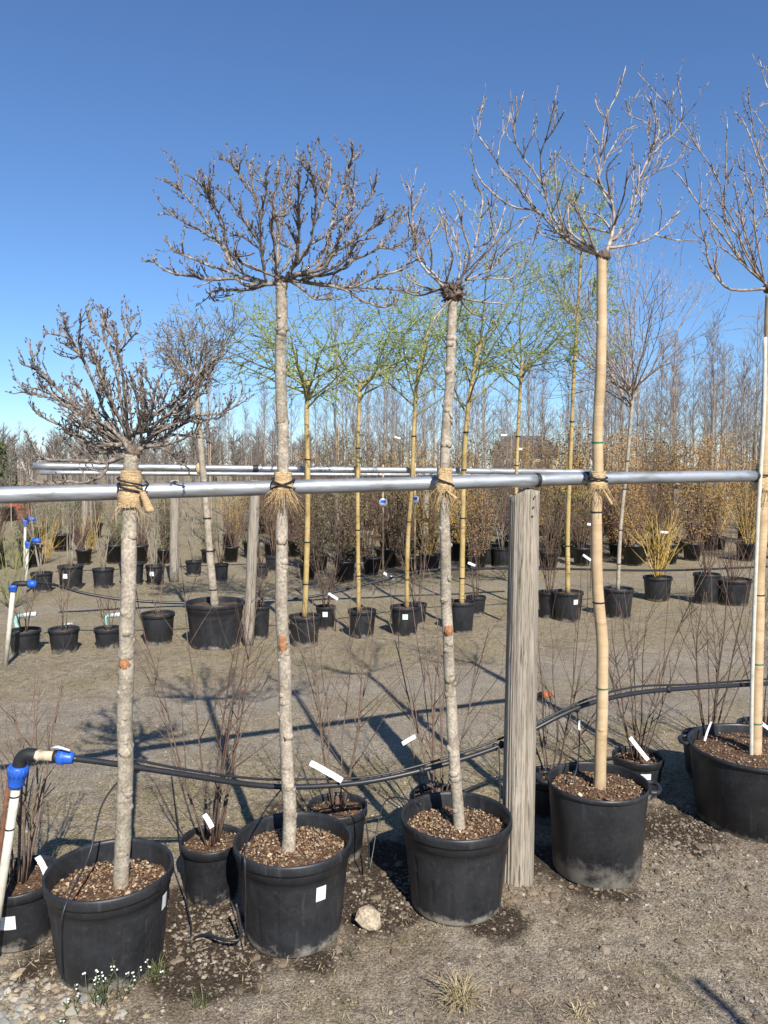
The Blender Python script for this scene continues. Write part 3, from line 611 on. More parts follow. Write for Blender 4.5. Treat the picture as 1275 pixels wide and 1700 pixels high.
# ---------------------------------------------------------------- front pipe, post, burlap ties
def pipe(name, label, pts, r, rings=(), caps=(), group='galvanised pipes', n=24):
    o = empty(name, pts[0], label, 'pipe', group)
    mb = MB(); Q = catmull(pts, 8) if len(pts) > 2 else pts; mb.tube(Q, r, n, True); mb.build('tube', M['galv'], o)
    for (c_, d, L, rr, mk, nm) in rings:
        mb = MB(); mb.tube([c_ - d * L / 2, c_ - d * L * .45, c_ + d * L * .45, c_ + d * L / 2], [rr * .97, rr, rr, rr * .97], 24); mb.build(nm, M[mk], o)
    return o
PR = .0255
def pp(px, py, off=.055):
    # on the plane of the front row, just behind the trunks
    Y = 2.7
    for _ in range(6):
        q = at(px, py, Y); Y = rowy(q.x) + off
    return at(px, py, Y)
pl = [pp(-260, 829), pp(0, 822), pp(330, 813), pp(640, 804.5), pp(893, 797)]
pr_ = [pp(893, 797), pp(980, 794.5), pp(1252, 790)]
dl_ = (pl[4] - pl[3]).normalized(); dr_ = (pr_[2] - pr_[1]).normalized()
pipe('support_pipe', 'near galvanised steel pipe running from left edge to the post top', pl, PR, [(pl[4] - dl_ * .006, dl_, .014, PR + .003, 'black_rubber', 'joint_band')])
pipe('support_pipe', 'near galvanised steel pipe section from the post top to the right edge', [pr_[0] + dr_ * .004, pr_[1], pr_[2]], PR * .985, [(pr_[1] - dr_ * .012, dr_, .030, PR + .003, 'black_rubber', 'tape_wrap'), (pr_[2] + dr_ * .006, dr_, .022, PR + .003, 'black_rubber', 'end_cap')])
# round timber post
pb = gnd(858, 1462); ptop = pp(872, 800)
o = empty('timber_post', (pb.x, pb.y, 0), 'thick weathered grey wooden post holding up the near pipe', 'post')
mb = MB(); nn = 110; zt = ptop.z - PR * .92; rows = 60
for i in range(rows + 1):
    f = i / rows; z = -.1 + (zt + .1) * f; cx = pb.x + (ptop.x - pb.x) * f; cy = pb.y + (ptop.y - pb.y) * f
    for k in range(nn):
        t_ = 2 * math.pi * k / nn
        rr = .0625 - .006 * f + .0022 * noise.noise((math.cos(t_) * 2, math.sin(t_) * 2, z * .9)) + .0016 * noise.noise((math.cos(t_) * 9, math.sin(t_) * 9, z * 1.1))
        cr = noise.noise((math.cos(t_) * 6, math.sin(t_) * 6, z * .5 + 4)); 
        rr -= .006 * max(0, min(1, (cr - .28) * 8)); rr -= .0035 * max(0, noise.noise((math.cos(t_) * 17, math.sin(t_) * 17, z * .8)) - .15) * 3
        if abs(t_ - 4.95 - .05 * math.sin(z * 3)) < .05: rr -= .012            # the long check
        zz = z - (0.0 if f < 1 else .012 * abs(math.cos(t_ + .4)) )
        if f > .985: zz -= .030 * max(0, math.cos(t_ - math.pi))
        mb.v.append(Vector((cx + rr * math.cos(t_), cy + rr * math.sin(t_), zz)))
for i in range(rows):
    for k in range(nn):
        k2 = (k + 1) % nn; mb.face((i * nn + k, i * nn + k2, (i + 1) * nn + k2, (i + 1) * nn + k))
mb.face(tuple(rows * nn + k for k in range(nn)))
mb.build('shaft', M['timber'], o)
mb = MB()
for (px, py) in ((888, 825), (886, 842), (884, 857), (866, 812)):
    c_ = at(px, py, ptop.y - .062); mb.blob(c_, (.0045, .004, .0045), None, .1)
mb.build('nail', M['rust'], o)

def burlap(label, px, py0, py1, Y, r, Q, tail, strap, seed, frays=0):
    random.seed(seed); ct = at(px, (py0 + py1) / 2, Y); o = empty('burlap_wrap', ct, label, 'wrap', 'burlap ties on the near pipe')
    top = at(px, py0, Y); bot = at(px, py1, Y); mb = MB(); pts = []; rad = []
    n = 16; b0 = 0; ns = 26
    def axis(z):
        i = min(range(len(Q)), key=lambda i: abs(Q[i].z - z)); return Q[i]
    for i in range(n + 1):
        f = i / n; z = top.z + (bot.z - top.z) * f; c_ = axis(z)
        for k in range(ns):
            t_ = 2 * math.pi * k / ns
            rr = r * (1.0 + .22 * math.exp(-((f - .75) / .3) ** 2) - .10 * math.exp(-((f - .45) / .10) ** 2)) + .0045 * noise.noise((math.cos(t_) * 2.2, math.sin(t_) * 2.2, z * 55 + seed)) + .003 * noise.noise((math.cos(t_) * 6, math.sin(t_) * 6, z * 120))
            mb.v.append(Vector((c_.x + rr * math.cos(t_), c_.y + rr * math.sin(t_) + .004, z + .004 * noise.noise((t_ * 2, seed, f)))))
    for i in range(n):
        for k in range(ns):
            k2 = (k + 1) % ns; mb.face((i * ns + k, (i + 1) * ns + k, (i + 1) * ns + k2, i * ns + k2))
    mb.build('cloth', M['burlap'], o)
    # strap round trunk and pipe
    for (fa, fb) in strap:
        c_ = axis(top.z + (bot.z - top.z) * (fa + fb) / 2); pts = []; za = top.z + (bot.z - top.z) * fa; zb = top.z + (bot.z - top.z) * fb
        rs = r * 1.10 + .003
        for k in range(13):
            t_ = math.pi + math.pi * k / 12; pts.append(Vector((c_.x + rs * math.cos(t_), c_.y + rs * math.sin(t_), za + (zb - za) * k / 12)))
        bk = Vector((c_.x, c_.y + .055 + PR + .01, (za + zb) / 2))
        pts = [bk + Vector((-.02, 0, 0)), Vector((pts[0].x, c_.y + .055, za + .004))] + pts + [Vector((pts[-1].x, c_.y + .055, zb + .004)), bk + Vector((.02, 0, 0))]
        mb = MB(); mb.tube(pts, .0032, 6); mb.build('tie_strap', M['black_rubber'], o)
    if tail:
        mb = MB(); k = 10
        for i in range(k):
            f = i / (k - 1); c_ = at(tail[0][0] + (tail[1][0] - tail[0][0]) * f, tail[0][1] + (tail[1][1] - tail[0][1]) * f, Y - .03 + .01 * f)
            w_ = tail[2] * (.7 + .5 * f); th = .008
            for (a_, b_) in ((-1, -1), (-.3, -1.5), (.4, -1.2), (1, -.6), (1, .8), (-1, .8)): mb.v.append(c_ + Vector((a_ * w_, b_ * th + .004 * noise.noise((f * 5, a_, seed)), .25 * a_ * w_)))
        for i in range(k - 1):
            for j in range(6): mb.face((i * 6 + j, i * 6 + (j + 1) % 6, (i + 1) * 6 + (j + 1) % 6, (i + 1) * 6 + j))
        mb.face(tuple(range(6))); mb.face(tuple((k - 1) * 6 + j for j in range(6))); mb.build('loose_end', M['burlap'], o)
    if frays:
        mb = MB()
        for _ in range(frays):
            a_ = U(-1, 1); p0 = Vector((bot.x + a_ * r * 1.1, Y - r * 1.1 * math.sqrt(1 - a_ * a_ * .9), bot.z + U(0, .02))); L = U(.03, .10)
            p1 = p0 + Vector((a_ * .02 + U(-.01, .01), -.008, -L * .5)); p2 = p1 + Vector((a_ * .02 + U(-.015, .015), U(-.006, .006), -L * .5)); mb.tube([p0, p1, p2], .0009, 3)
        tag(mb.build('frayed_fibres', M['burlap'], o), kind='stuff')
    return o
burlap('burlap wrap with a hanging tail under the dense short crown', 218, 781, 842, 2.40, .032, tr1[1], ((236, 815), (250, 850), .011), ((.20, .42), (.36, .62)), 1, 10)
burlap('frayed burlap wrap where the umbrella-crowned tree meets the pipe', 470, 783, 818, 2.57, .029, tr2[1], None, ((.35, .85), (.85, .4)), 2, 70)
burlap('burlap wrap tying the sparse-crowned tree left of the post', 738, 777, 818, 2.74, .027, tr3[1], ((742, 815), (757, 828), .006), ((.35, .75),), 3, 25)
burlap('burlap wrap tying the tan-trunked tree right of the post', 993, 782, 812, 2.98, .030, tr4[1], ((1000, 812), (1016, 838), .006), ((.3, .6), (.55, .35)), 4, 25)
burlap('burlap wrap at the pipe end on the rightmost tree', 1269, 770, 815, 3.40, .031, tr5[1], None, ((.5, .3),), 5, 20)

# ---------------------------------------------------------------- irrigation line of the front row
o = empty('irrigation_riser', gnd(-8, 1600), 'white irrigation standpipe with blue cap nut and black elbow at left edge', 'standpipe')
Yr = 2.36
mb = MB(); mb.tube([at(-22, 1640, Yr), at(28, 1298, Yr)], .0135, 16); mb.build('standpipe', M['pvc'], o)
c0 = at(29, 1292, Yr); c1 = at(34, 1262, Yr); dv = (c1 - c0).normalized()
def ribbed(mb, a_, b_, r, nn=18):
    d = (b_ - a_); pts = [a_, a_ + d * .12, a_ + d * .55, a_ + d * .6, a_ + d * .92, b_]; mb.tube(pts, [r * .72, r * .8, r * .92, r, r, r * .9], nn)
    u = d.normalized().orthogonal().normalized()
    for k in range(14):
        q = u.copy(); q.rotate(Matrix.Rotation(k * 6.283 / 14, 3, d.normalized())); mb.tube([a_ + d * .55 + q * r * .98, a_ + d * .93 + q * r * .98], .0016, 4)
mb = MB(); ribbed(mb, at(26, 1306, Yr), at(31, 1271, Yr), .030); mb.build('cap_nut', M['blue'], o)
e0, e1, e2, e3 = at(32, 1272, Yr), at(35, 1260, Yr), at(44, 1253, Yr), at(60, 1254, Yr)
mb = MB(); mb.tube(catmull([e0, e1, e2, e3], 5), .0205, 16); mb.build('elbow', M['black_rubber'], o)
mb = MB(); mb.tube([at(58, 1254, Yr), at(92, 1255.5, Yr)], .0155, 14); mb.tube([at(60, 1254, Yr), at(66, 1254, Yr)], .0185, 6); mb.build('nipple', M['brass'], o)
mb = MB(); mb.tube([at(90, 1255.5, Yr), at(98, 1256, Yr)], .020, 14); mb.build('connector', M['black_rubber'], o)
mb = MB(); ribbed(mb, at(122, 1259, Yr), at(96, 1256, Yr), .0225); mb.build('compression_nut', M['blue'], o)
mb = MB(); mb.tube([at(84, 1242, Yr - .01), at(96, 1240, Yr - .02), at(116, 1246, Yr - .02)], [.003, .005, .003], 6); mb.build('valve_lever', M['white'], o)
for py in (1322, 1376):
    mb = MB(); f = (py - 1298) / 342; q = at(28 - 50 * f, py, Yr); mb.lathe([(.0135, -.003), (.016, 0), (.0135, .003)], 14, c=q); mb.build('tie_band', M['black_rubber'], o)
mb = MB(); mb.tube([at(14, 1296, Yr + .02), at(-8, 1480, Yr + .01), at(-24, 1650, Yr)], .006, 8); tag(mb.build('steel_rod', M['rust']), 'rusty rod strapped behind the white standpipe', 'rod')
hp = [at(120, 1259, Yr), at(190, 1268, 2.42), at(300, 1285, 2.52), at(420, 1303, 2.66), at(510, 1306, 2.74), at(620, 1296, 2.82), at(740, 1268, 2.9), at(840, 1234, 2.98), at(930, 1188, 3.06), at(985, 1166, 3.12), at(1060, 1150, 3.22), at(1150, 1142, 3.34), at(1290, 1134, 3.52)]
ho = empty('irrigation_hose', hp[0], 'sagging black irrigation hose strung behind the front row of trunks', 'hose')
mb = MB(); mb.tube(catmull(hp, 8), .0098, 12); mb.build('hose_tube', M['hose'], ho)
hp2 = [h + Vector((0, .012, .018 + .006 * math.sin(i * 2.1))) for i, h in enumerate(hp)]
mb = MB(); mb.tube(catmull(hp2[1:], 6), .0045, 8); mb.build('thin_line', M['hose'], ho)
for (px, py, Y) in ((228, 1275, 2.46), (822, 1240, 2.97), (833, 1236, 2.98), (958, 1177, 3.09), (1110, 1145, 3.28), (700, 1279, 2.87)):
    mb = MB(); q = at(px, py, Y); mb.blob(q, (.013, .013, .016), None, .08, 0, 1); mb.build('emitter', M['black_rubber'], ho)
# drip tubes
def drip(label, pts, r=.0028):
    mb = MB(); mb.tube(catmull([at(*p) for p in pts], 7), r, 6); tag(mb.build('drip_tube', M['hose']), label, 'tube', 'thin drip tubes')
drip('thin black drip tube crossing the rim of the pot nearest the standpipe', [(214, 1276, 2.44), (170, 1335, 2.40), (148, 1420, 2.34), (108, 1505, 2.20), (100, 1560, 2.19), (103, 1625, 2.21)])
drip('thin black drip tube hanging over the front of the stickered pot', [(470, 1307, 2.7), (440, 1345, 2.6), (409, 1400, 2.42), (407, 1440, 2.36), (408, 1500, 2.37), (407, 1570, 2.40)])
drip('thin black drip tube lying on dark soil between the two left pots', [(392, 1500, 2.44), (400, 1555, 2.42), (372, 1560, 2.42), (335, 1552, 2.50), (302, 1576, 2.50), (270, 1592, 2.44)], .005)
drip('drip tube running from the hose down beside the small pot', [(285, 1290, 2.52), (300, 1420, 2.62), (308, 1490, 2.68), (318, 1548, 2.50), (300, 1580, 2.47)])
drip('drip tube curving from the hose to the pot left of the post', [(560, 1302, 2.79), (600, 1340, 2.88), (612, 1400, 2.85), (614, 1440, 2.84), (640, 1330, 2.95), (700, 1335, 2.85)])
drip('drip tube beside the timber post', [(828, 1238, 2.94), (830, 1300, 2.90), (829, 1360, 2.88), (826, 1460, 2.86)])
drip('drip tube dropping to the muddy handled tub', [(958, 1178, 3.1), (962, 1230, 3.1), (958, 1272, 3.02), (950, 1300, 2.98)])
# coil behind pot three
mb = MB(); c_ = at(705, 1318, 3.05); pts = []
for k in range(46): t_ = k * .42; pts.append(c_ + Vector((math.cos(t_) * (.045 + .003 * math.sin(k)), .01 * math.sin(t_ * .5), math.sin(t_) * .038)))
mb.tube(pts, .003, 6); tag(mb.build('drip_tube_coil', M['hose']), 'coiled black drip tube behind the pot left of the post', 'tube')

# ---------------------------------------------------------------- small shrubs behind the front row
def stems(mb, base, n, h, spread, rb, seed, fork=.8, lean=(0, 0), seg=7, twig=1.0):
    random.seed(seed)
    def go(p, d, L, r, lv):
        pts = [p]; k = seg if lv == 0 else 4; q = p.copy(); dd = d.copy(); ph = U(0, 9)
        for i in range(k):
            dd = (dd + Vector((noise.noise((ph, i * .7, 1)), noise.noise((ph, i * .7, 5)), .10 if lv == 0 else .16)) * .24).normalized()
            q = q + dd * L / k; pts.append(q.copy())
        rads = [r * (1 - .72 * i / k) for i in range(k + 1)]
        mb.tube(pts, rads, 5 if lv == 0 else 4, True)
        if lv < 2:
            nb = int(U(4, 9) * twig) if lv == 0 else int(U(0, 3) * twig)
            for _ in range(nb):
                i = random.randint(1, k - 1); s_ = d.orthogonal(); s_.rotate(Matrix.Rotation(U(0, 6.28), 3, d.normalized()))
                go(pts[i].lerp(pts[i + 1], random.random()), (dd * .9 + s_.normalized() * U(.5, 1.0) + Vector((0, 0, .25))).normalized(), L * U(.2, .5) * (1.15 - i / k * .5), rads[i] * .6, lv + 1)
    for i in range(n):
        a_ = 2 * math.pi * (i + U(-.3, .3)) / n; s_ = spread * U(.3, 1)
        go(base + Vector((math.cos(a_), math.sin(a_), 0)) * .02, Vector((math.cos(a_) * s_ + lean[0], math.sin(a_) * s_ * .8 + lean[1], 1)).normalized(), h * U(.65, 1.05), rb * U(.7, 1.1), 0)
def shrub(label, px, py, Y, d, h, ns, H, spread, rb, seed, group='bare shrubs behind the front row', potlabel=None, stickers=(), mk='stem', style=0, lean=(0, 0), twig=1.0):
    q = at(px, py, Y); pot(potlabel, q.x, Y, d, h, 'small pots behind the front row', 32, style, .03, stickers, chips=160)
    b = Vector((q.x, Y, h - .035)); o = empty('bare_shrub', b, label, 'shrub', group)
    mb = MB(); stems(mb, b, ns, H, spread, rb, seed, lean=lean, twig=twig); mb.build('stems', M[mk], o)
    mb = MB(); mb.tube([b - Vector((0, 0, .02)), b + Vector((.002, 0, .03)), b + Vector((0, 0, .07))], [.013, .011, .007], 8, True, 0, .1); mb.build('crown_base', M['stem'], o)
shrub('leafless shrub with reddish shoots beside the white standpipe', 34, 1500, 2.55, .28, .21, 10, .80, .50, .0056, 31, potlabel='low black pot with square white sticker at the left edge', stickers=[(.12, .55, .052, .048)], mk='stem_red')
shrub('leafless brown shrub between the two left pots', 352, 1440, 2.80, .235, .215, 8, 1.05, .46, .0050, 37, potlabel='small black pot tucked between the two left big pots')
shrub('leafless shrub behind the stickered pot, in front of grey track', 560, 1400, 3.10, .25, .21, 6, 1.1, .34, .0048, 41, potlabel='small black pot mostly hidden behind the stickered pot', mk='stem_red')
shrub('leafless shrub rising behind the pot left of the post', 728, 1350, 3.20, .25, .21, 7, 1.1, .38, .0048, 43, potlabel='small black pot hidden behind the pot left of the post', mk='stem_red')
shrub('leafless twiggy shrub in the small pot behind the handled tub', 1058, 1300, 3.68, .245, .20, 8, 1.0, .46, .0050, 47, potlabel='small black pot with white sticker behind the handled tub', stickers=[(.02, .62, .05, .05)])
shrub('low leafless shrub between the post and tan trunk', 915, 1300, 3.45, .24, .20, 7, .95, .5, .0046, 53, potlabel='small black pot behind the post, left of the tan trunk')
shrub('leafless shrub behind the widest tub at right', 1178, 1270, 3.88, .28, .23, 8, 1.05, .42, .0048, 59, potlabel='black pot half hidden behind the widest tub')
shrub('leafless shrub at far right behind the white stake', 1268, 1270, 4.05, .28, .23, 8, 1.0, .46, .0048, 61, potlabel='black pot behind the white stake at right edge')
# paper tags
def ptag(label, a_, b_, wd, printed=False, Y2=None, cane=None):
    wd *= .72
    A_ = at(*a_); B_ = at(*b_); d = B_ - A_; s_ = d.cross(Vector((0, -1, .2))).normalized() * wd / 2; nrm = d.cross(s_).normalized() * .0006
    mb = MB(); k = 6
    for i in range(k):
        f = i / (k - 1); c_ = A_ + d * f + nrm * (1 - (2 * f - 1) ** 2) * 9
        mb.v += [c_ - s_ - nrm, c_ + s_ - nrm, c_ + s_ + nrm, c_ - s_ + nrm]
    for i in range(k - 1):
        for j in range(4): mb.face((i * 4 + j, i * 4 + (j + 1) % 4, i * 4 + 4 + (j + 1) % 4, i * 4 + 4 + j))
    mb.face((3, 2, 1, 0)); mb.face(tuple((k - 1) * 4 + j for j in range(4)))
    if not cane:
        tag(mb.build('plant_tag', M['label' if printed else 'white'], smooth=False), label, 'tag', 'white plant tags'); return
    o = empty('plant_tag', A_, label, 'tag', 'white plant tags'); mb.build('strip', M['label' if printed else 'white'], o, False)
    mb = MB(); C_ = (A_ + B_) / 2; e = Vector(cane) if len(cane) == 3 else Vector((C_.x + cane[0], C_.y + cane[1], 0)); mb.tube([C_ + Vector((0, .008, .03)), C_.lerp(e, .5) + Vector((.01, .008, 0)), e], [.0025, .004, .0045], 5); mb.build('cane', M['stem'], o)
ptag('long white tag lying on the hose right of the umbrella tree', (515, 1266, 2.76), (568, 1296, 2.75), .030, True)
ptag('small white tag on the shrub by the standpipe', (62, 1422, 2.45), (76, 1450, 2.44), .028, True)
ptag('folded white tag on the shrub between the two left pots', (339, 1352, 2.70), (352, 1374, 2.69), .026, True)
ptag('crumpled white tag on the shrub left of the post', (668, 1235, 3.0), (690, 1222, 3.02), .022, True, cane=(.10, .12))
ptag('long pale tag stuck in the small pot behind the handled tub', (1046, 1224, 3.60), (1076, 1262, 3.58), .026, True)
ptag('narrow white tag standing behind the rim of the widest tub', (1181, 1198, 3.55), (1170, 1230, 3.54), .014)
ptag('white tag at the right edge beside the tan trunk', (1264, 1200, 3.5), (1285, 1216, 3.5), .022)
ptag('tiny pale tag hanging from the hose beside tan trunk', (962, 1196, 3.05), (962, 1212, 3.05), .010)

# ---------------------------------------------------------------- ground clutter
random.seed(71)
rp = gnd(611, 1540); mb = MB(); mb.blob((rp.x, rp.y, .030), (.052, .04, .036), Matrix.Rotation(.5, 3, 'Y'), .16, 0, 1); tag(mb.build('rock', M['rock'], smooth=False), 'pale angular rock on dark soil between two pots', 'rock')
rp = gnd(905, 1158); mb = MB(); mb.blob((rp.x, rp.y, .02), (.055, .03, .022), None, .2, 0, 1); tag(mb.build('brick_fragment', M['brick'], smooth=False), 'small orange brick fragment right of the post', 'brick')
def scatter(mb, n, region, size, kind='chip', zoff=0.0, flat=.5):
    for _ in range(n):
        px, py = region(); q = gnd(px, py); z = gz(q.x, q.y) + zoff; s_ = size()
        rot = Matrix.Rotation(U(0, 6.28), 3, 'Z') @ Matrix.Rotation(U(-.4, .4), 3, 'X')
        if kind == 'chip': mb.box((q.x, q.y, z + s_ * .15), (s_, s_ * U(.3, .8), s_ * U(.2, .45)), rot)
        else: mb.blob((q.x, q.y, z + s_ * .2), (s_ * U(.7, 1.1), s_ * U(.6, .9), s_ * flat), rot, .3, 0, 0)
mb = MB(); scatter(mb, 520, lambda: (random.triangular(-60, 260, 0), random.triangular(1600, 1740, 1680)), lambda: U(.004, .012) if random.random() < .8 else U(.012, .024), 'p', -.003); tag(mb.build('gravel', M['pebble'], smooth=False), 'mixed gravel in the lower left corner', 'gravel', kind='stuff')
mb = MB()
scatter(mb, 15000, lambda: (U(-60, 1340), U(1290, 1740)), lambda: U(.002, .0065) if random.random() < .94 else U(.007, .015))
scatter(mb, 6000, lambda: (U(-60, 1340), U(1040, 1300)), lambda: U(.003, .010))
scatter(mb, 900, lambda: (random.gauss(1120, 70), random.gauss(1420, 60)), lambda: U(.005, .014))
scatter(mb, 500, lambda: (random.gauss(360, 40), random.gauss(1550, 35)), lambda: U(.004, .013)); scatter(mb, 350, lambda: (random.gauss(640, 40), random.gauss(1490, 35)), lambda: U(.004, .012))
tag(mb.build('ground_litter', M['litter'], smooth=False), 'wood chips and grit scattered over the bare soil', 'litter', kind='stuff')
mb = MB(); scatter(mb, 90, lambda: (U(-60, 1340), U(1280, 1740)), lambda: U(.004, .012), 'p', -.002); tag(mb.build('pebbles', M['pebble']), 'stray pebbles over the bare soil', 'pebbles', kind='stuff')
mb = MB()
for (cx, cy, sx_, sy_, k) in ((1130, 1400, 60, 45, 330), (930, 1490, 60, 25, 120), (640, 1490, 45, 35, 120), (340, 1570, 55, 35, 160), (1000, 1560, 220, 70, 160), (600, 1650, 300, 50, 120), (860, 1472, 26, 9, 70)):
    for _ in range(k):
        q = gnd(random.gauss(cx, sx_), random.gauss(cy, sy_)); z_ = U(.003, .009) if random.random() < .88 else U(.009, .02)
        mb.blob((q.x, q.y, gz(q.x, q.y) + z_ * .1), (z_ * U(.8, 1.3), z_ * U(.8, 1.2), z_ * .6), Matrix.Rotation(U(0, 6), 3, 'Z'), .28)
tag(mb.build('soil_clods', M['clod'], smooth=False), 'crumbly soil clods around the pots', 'soil', kind='stuff')
mb = MB()
for _ in range(7500):
    if random.random() < .7: px, py = U(-60, 1340), U(1050, 1360)
    else: px, py = U(-60, 1340), U(1400, 1740)
    q = gnd(px, py)
    if noise.noise((q.x * 2.2, q.y * 2.2, 9)) < -.05: continue
    z = gz(q.x, q.y); a_ = U(0, 6.28); L = U(.012, .05); d = Vector((math.cos(a_), math.sin(a_), U(.05, .6))).normalized() * L
    mb.leaf(Vector((q.x, q.y, z + .002)), d, Vector((-math.sin(a_), math.cos(a_), 0)) * U(.0007, .0016))
tag(mb.build('dry_grass', M['straw'], smooth=False), 'short dry grass stubble on the ground', 'grass', kind='stuff')
def tuft(name, label, cat, px, py, n, L, sp, mk, wd=.0013):
    q = gnd(px, py); mb = MB(); c_ = Vector((q.x, q.y, gz(q.x, q.y)))
    for _ in range(n):
        a_ = U(0, 6.28); e = U(.1, 1) * sp; l_ = L * U(.5, 1.1); p0 = c_ + Vector((U(-.02, .02), U(-.02, .02), 0)); d = Vector((math.cos(a_) * e, math.sin(a_) * e, 1)).normalized()
        s_ = Vector((-math.sin(a_), math.cos(a_), 0)) * wd; p1 = p0 + d * l_ * .55; p2 = p1 + (d + Vector((math.cos(a_) * .5, math.sin(a_) * .5, -.55))).normalized() * l_ * .45
        b = len(mb.v); mb.v += [p0 - s_, p0 + s_, p1 + s_, p1 - s_, p2]; mb.face((b, b+1, b+2, b+3)); mb.face((b+3, b+2, b+4))
    return tag(mb.build(name, M[mk], smooth=False), label, cat)
tuft('grass_tuft', 'dry straw-coloured grass tuft on bare soil at the bottom', 'grass tuft', 765, 1672, 190, .13, 1.9, 'straw')
tuft('grass_tuft', 'small green grass sprig at bottom left of centre', 'grass tuft', 335, 1670, 22, .07, .8, 'weed')
tuft('grass_tuft', 'little green sprig on soil near the pale rock', 'grass tuft', 580, 1586, 16, .025, 1.4, 'weed')
tuft('grass_tuft', 'thin green grass right of the pot with weeds', 'grass tuft', 262, 1622, 40, .08, 1.0, 'weed')
tuft('grass_tuft', 'sparse dry tuft at the bottom edge right of the pots', 'grass tuft', 960, 1690, 40, .05, 2.2, 'straw')
def weed(label, px, py, n, L):
    q = gnd(px, py); o = empty('flowering_weed', q, label, 'weed', 'white flowering weeds'); mb = MB(); fl = MB(); lf = MB()
    for _ in range(n):
        p0 = Vector((q.x + U(-.05, .05), q.y + U(-.03, .03), 0)); h = L * U(.5, 1.1); p1 = p0 + Vector((U(-.02, .02), U(-.02, .02), h * .6)); p2 = p1 + Vector((U(-.02, .02), U(-.02, .02), h * .4))
        mb.tube([p0, p1, p2], [.0014, .0011, .0008], 4)
        for _ in range(2):
            c_ = p2 + Vector((U(-.008, .008), U(-.008, .008), U(-.008, .006))); fl.blob(c_, (.0035, .0035, .0028), None, .3)
        for _ in range(5):
            c_ = p0.lerp(p2, U(.1, .9)); a_ = U(0, 6.28); lf.leaf(c_, Vector((math.cos(a_), math.sin(a_), .5)) * .014, Vector((-math.sin(a_), math.cos(a_), 0)) * .003)
    tag(mb.build('stems', M['weed'], o), kind='stuff'); tag(fl.build('flowers', M['petal'], o), kind='stuff'); tag(lf.build('leaves', M['weed'], o, False), kind='stuff')
weed('white-flowered weed in front of the pot nearest the standpipe', 178, 1668, 14, .12)
weed('low white-flowered weed beside that same pot, to its right', 245, 1640, 5, .08)
weed('tiny white-flowered weed at the bottom left gravel', 120, 1690, 5, .05)
# unseen sapling stem behind the viewer, shaped for its shadow in the lower right corner
mb = MB(); mb.tube([(1.85, -.32, -.05), (1.853, -.32, 1.1), (1.846, -.318, 2.2)], [.022, .020, .016], 10); mb.tube([(1.85, -.32, 1.7), (1.90, -.28, 1.95), (1.91, -.26, 2.15)], [.008, .006, .003], 6); mb.tube([(1.85, -.32, 1.9), (1.80, -.34, 2.1), (1.79, -.36, 2.3)], [.007, .005, .003], 6); tag(mb.build('unseen_sapling_stem', M['timber']), 'unseen bare sapling stem whose shadow falls in the lower right corner', 'stake')

# ---------------------------------------------------------------- second row
def row_pot(label, px, bot, wpx, rim, group='pots of the second row', st=(), style=0, soil=.03, n=24, name='plastic_pot'):
    q = gnd(px, bot); Zc = q.y * CP + EYE * SP; d = wpx * Zc / F; yc = q.y + d * .40
    x_ = q.x * yc / q.y; top = at(px, rim + wpx * .06, q.y - .02).z; h = max(.12, min(.6, top))
    pot(label, x_, yc, d, h, group, n, style, soil, st); return Vector((x_, yc, h - soil))
L2 = [('leftmost second-row pot with pale teal pipe bend', 42, 1088, 52, 1045), ('second-row pot between the two teal pipe bends', 107, 1086, 50, 1043), ('second-row pot with teal bend, hidden behind the knobby trunk', 180, 1078, 46, 1042),
      ('second-row pot with whitish soil left of the huge pot', 263, 1072, 56, 1018), ('second-row pot half behind the distant grey post', 432, 1062, 34, 1006), ('second-row pot of the first yellow willow', 506, 1074, 54, 1020), ('stickered pot behind the first yellow willow', 541, 1046, 34, 1006),
      ('second-row pot of the second yellow willow', 601, 1061, 48, 1013), ('stickered second-row pot of the third yellow willow', 672, 1058, 50, 1008), ('second-row pot partly behind the third willow pot', 692, 1040, 34, 1003), ('second-row pot of the fourth yellow willow', 766, 1053, 46, 1000), ('second-row pot behind the fourth willow, right of it', 790, 1024, 34, 990),
      ('stickered second-row pot of the tall willow right of the post', 942, 1034, 52, 982), ('dark second-row pot right behind the timber post', 912, 1028, 40, 982), ('grey second-row pot of the big fan-branched tree', 1025, 1028, 52, 976), ('second-row pot of the yellow-stemmed shrub', 1091, 1000, 48, 958), ('dark second-row pot left of the grey tub at right', 1172, 1006, 44, 953), ('greyish second-row tub near the right edge', 1215, 1008, 62, 962)]
SP2 = {}
for l_, px, bo, wp, ri in L2:
    st = [(.0 if px != 942 else .35, .7, .05, .05)] if 'sticker' in l_ else []
    SP2[px] = row_pot(l_, px, bo, wp, ri, st=st)
SP2[358] = row_pot('huge dark pot of the second row holding a leaning grey trunk', 358, 1082, 100, 1000, style=1, soil=.05, n=36)
# teal bends
for px, py, Y in ((42, 1030, 6.9), (190, 1030, 7.0), (112, 1040, 6.9)):
    mb = MB(); c_ = at(px, py, Y); s_ = 1 if px != 112 else .45
    P = [c_ + Vector((-.06, 0, -.10)) * s_, c_ + Vector((-.085, 0, -.03)) * s_, c_ + Vector((-.075, 0, .03)) * s_, c_ + Vector((-.03, 0, .045)) * s_]
    o = empty('pipe_bend', c_, {42: 'pale teal and white pipe bend over the leftmost second-row pot', 190: 'pale teal and white pipe bend beside the knobby trunk', 112: 'short teal pipe piece in the middle small pot'}[px], 'pipe bend', 'pipe bends')
    mb.tube(catmull(P, 5), .018 * s_, 10); mb.build('bend', M['teal'], o)
    mb = MB(); mb.tube([P[-1], c_ + Vector((.10, 0, .06)) * s_], .021 * s_, 10); mb.build('arm', M['white'], o)

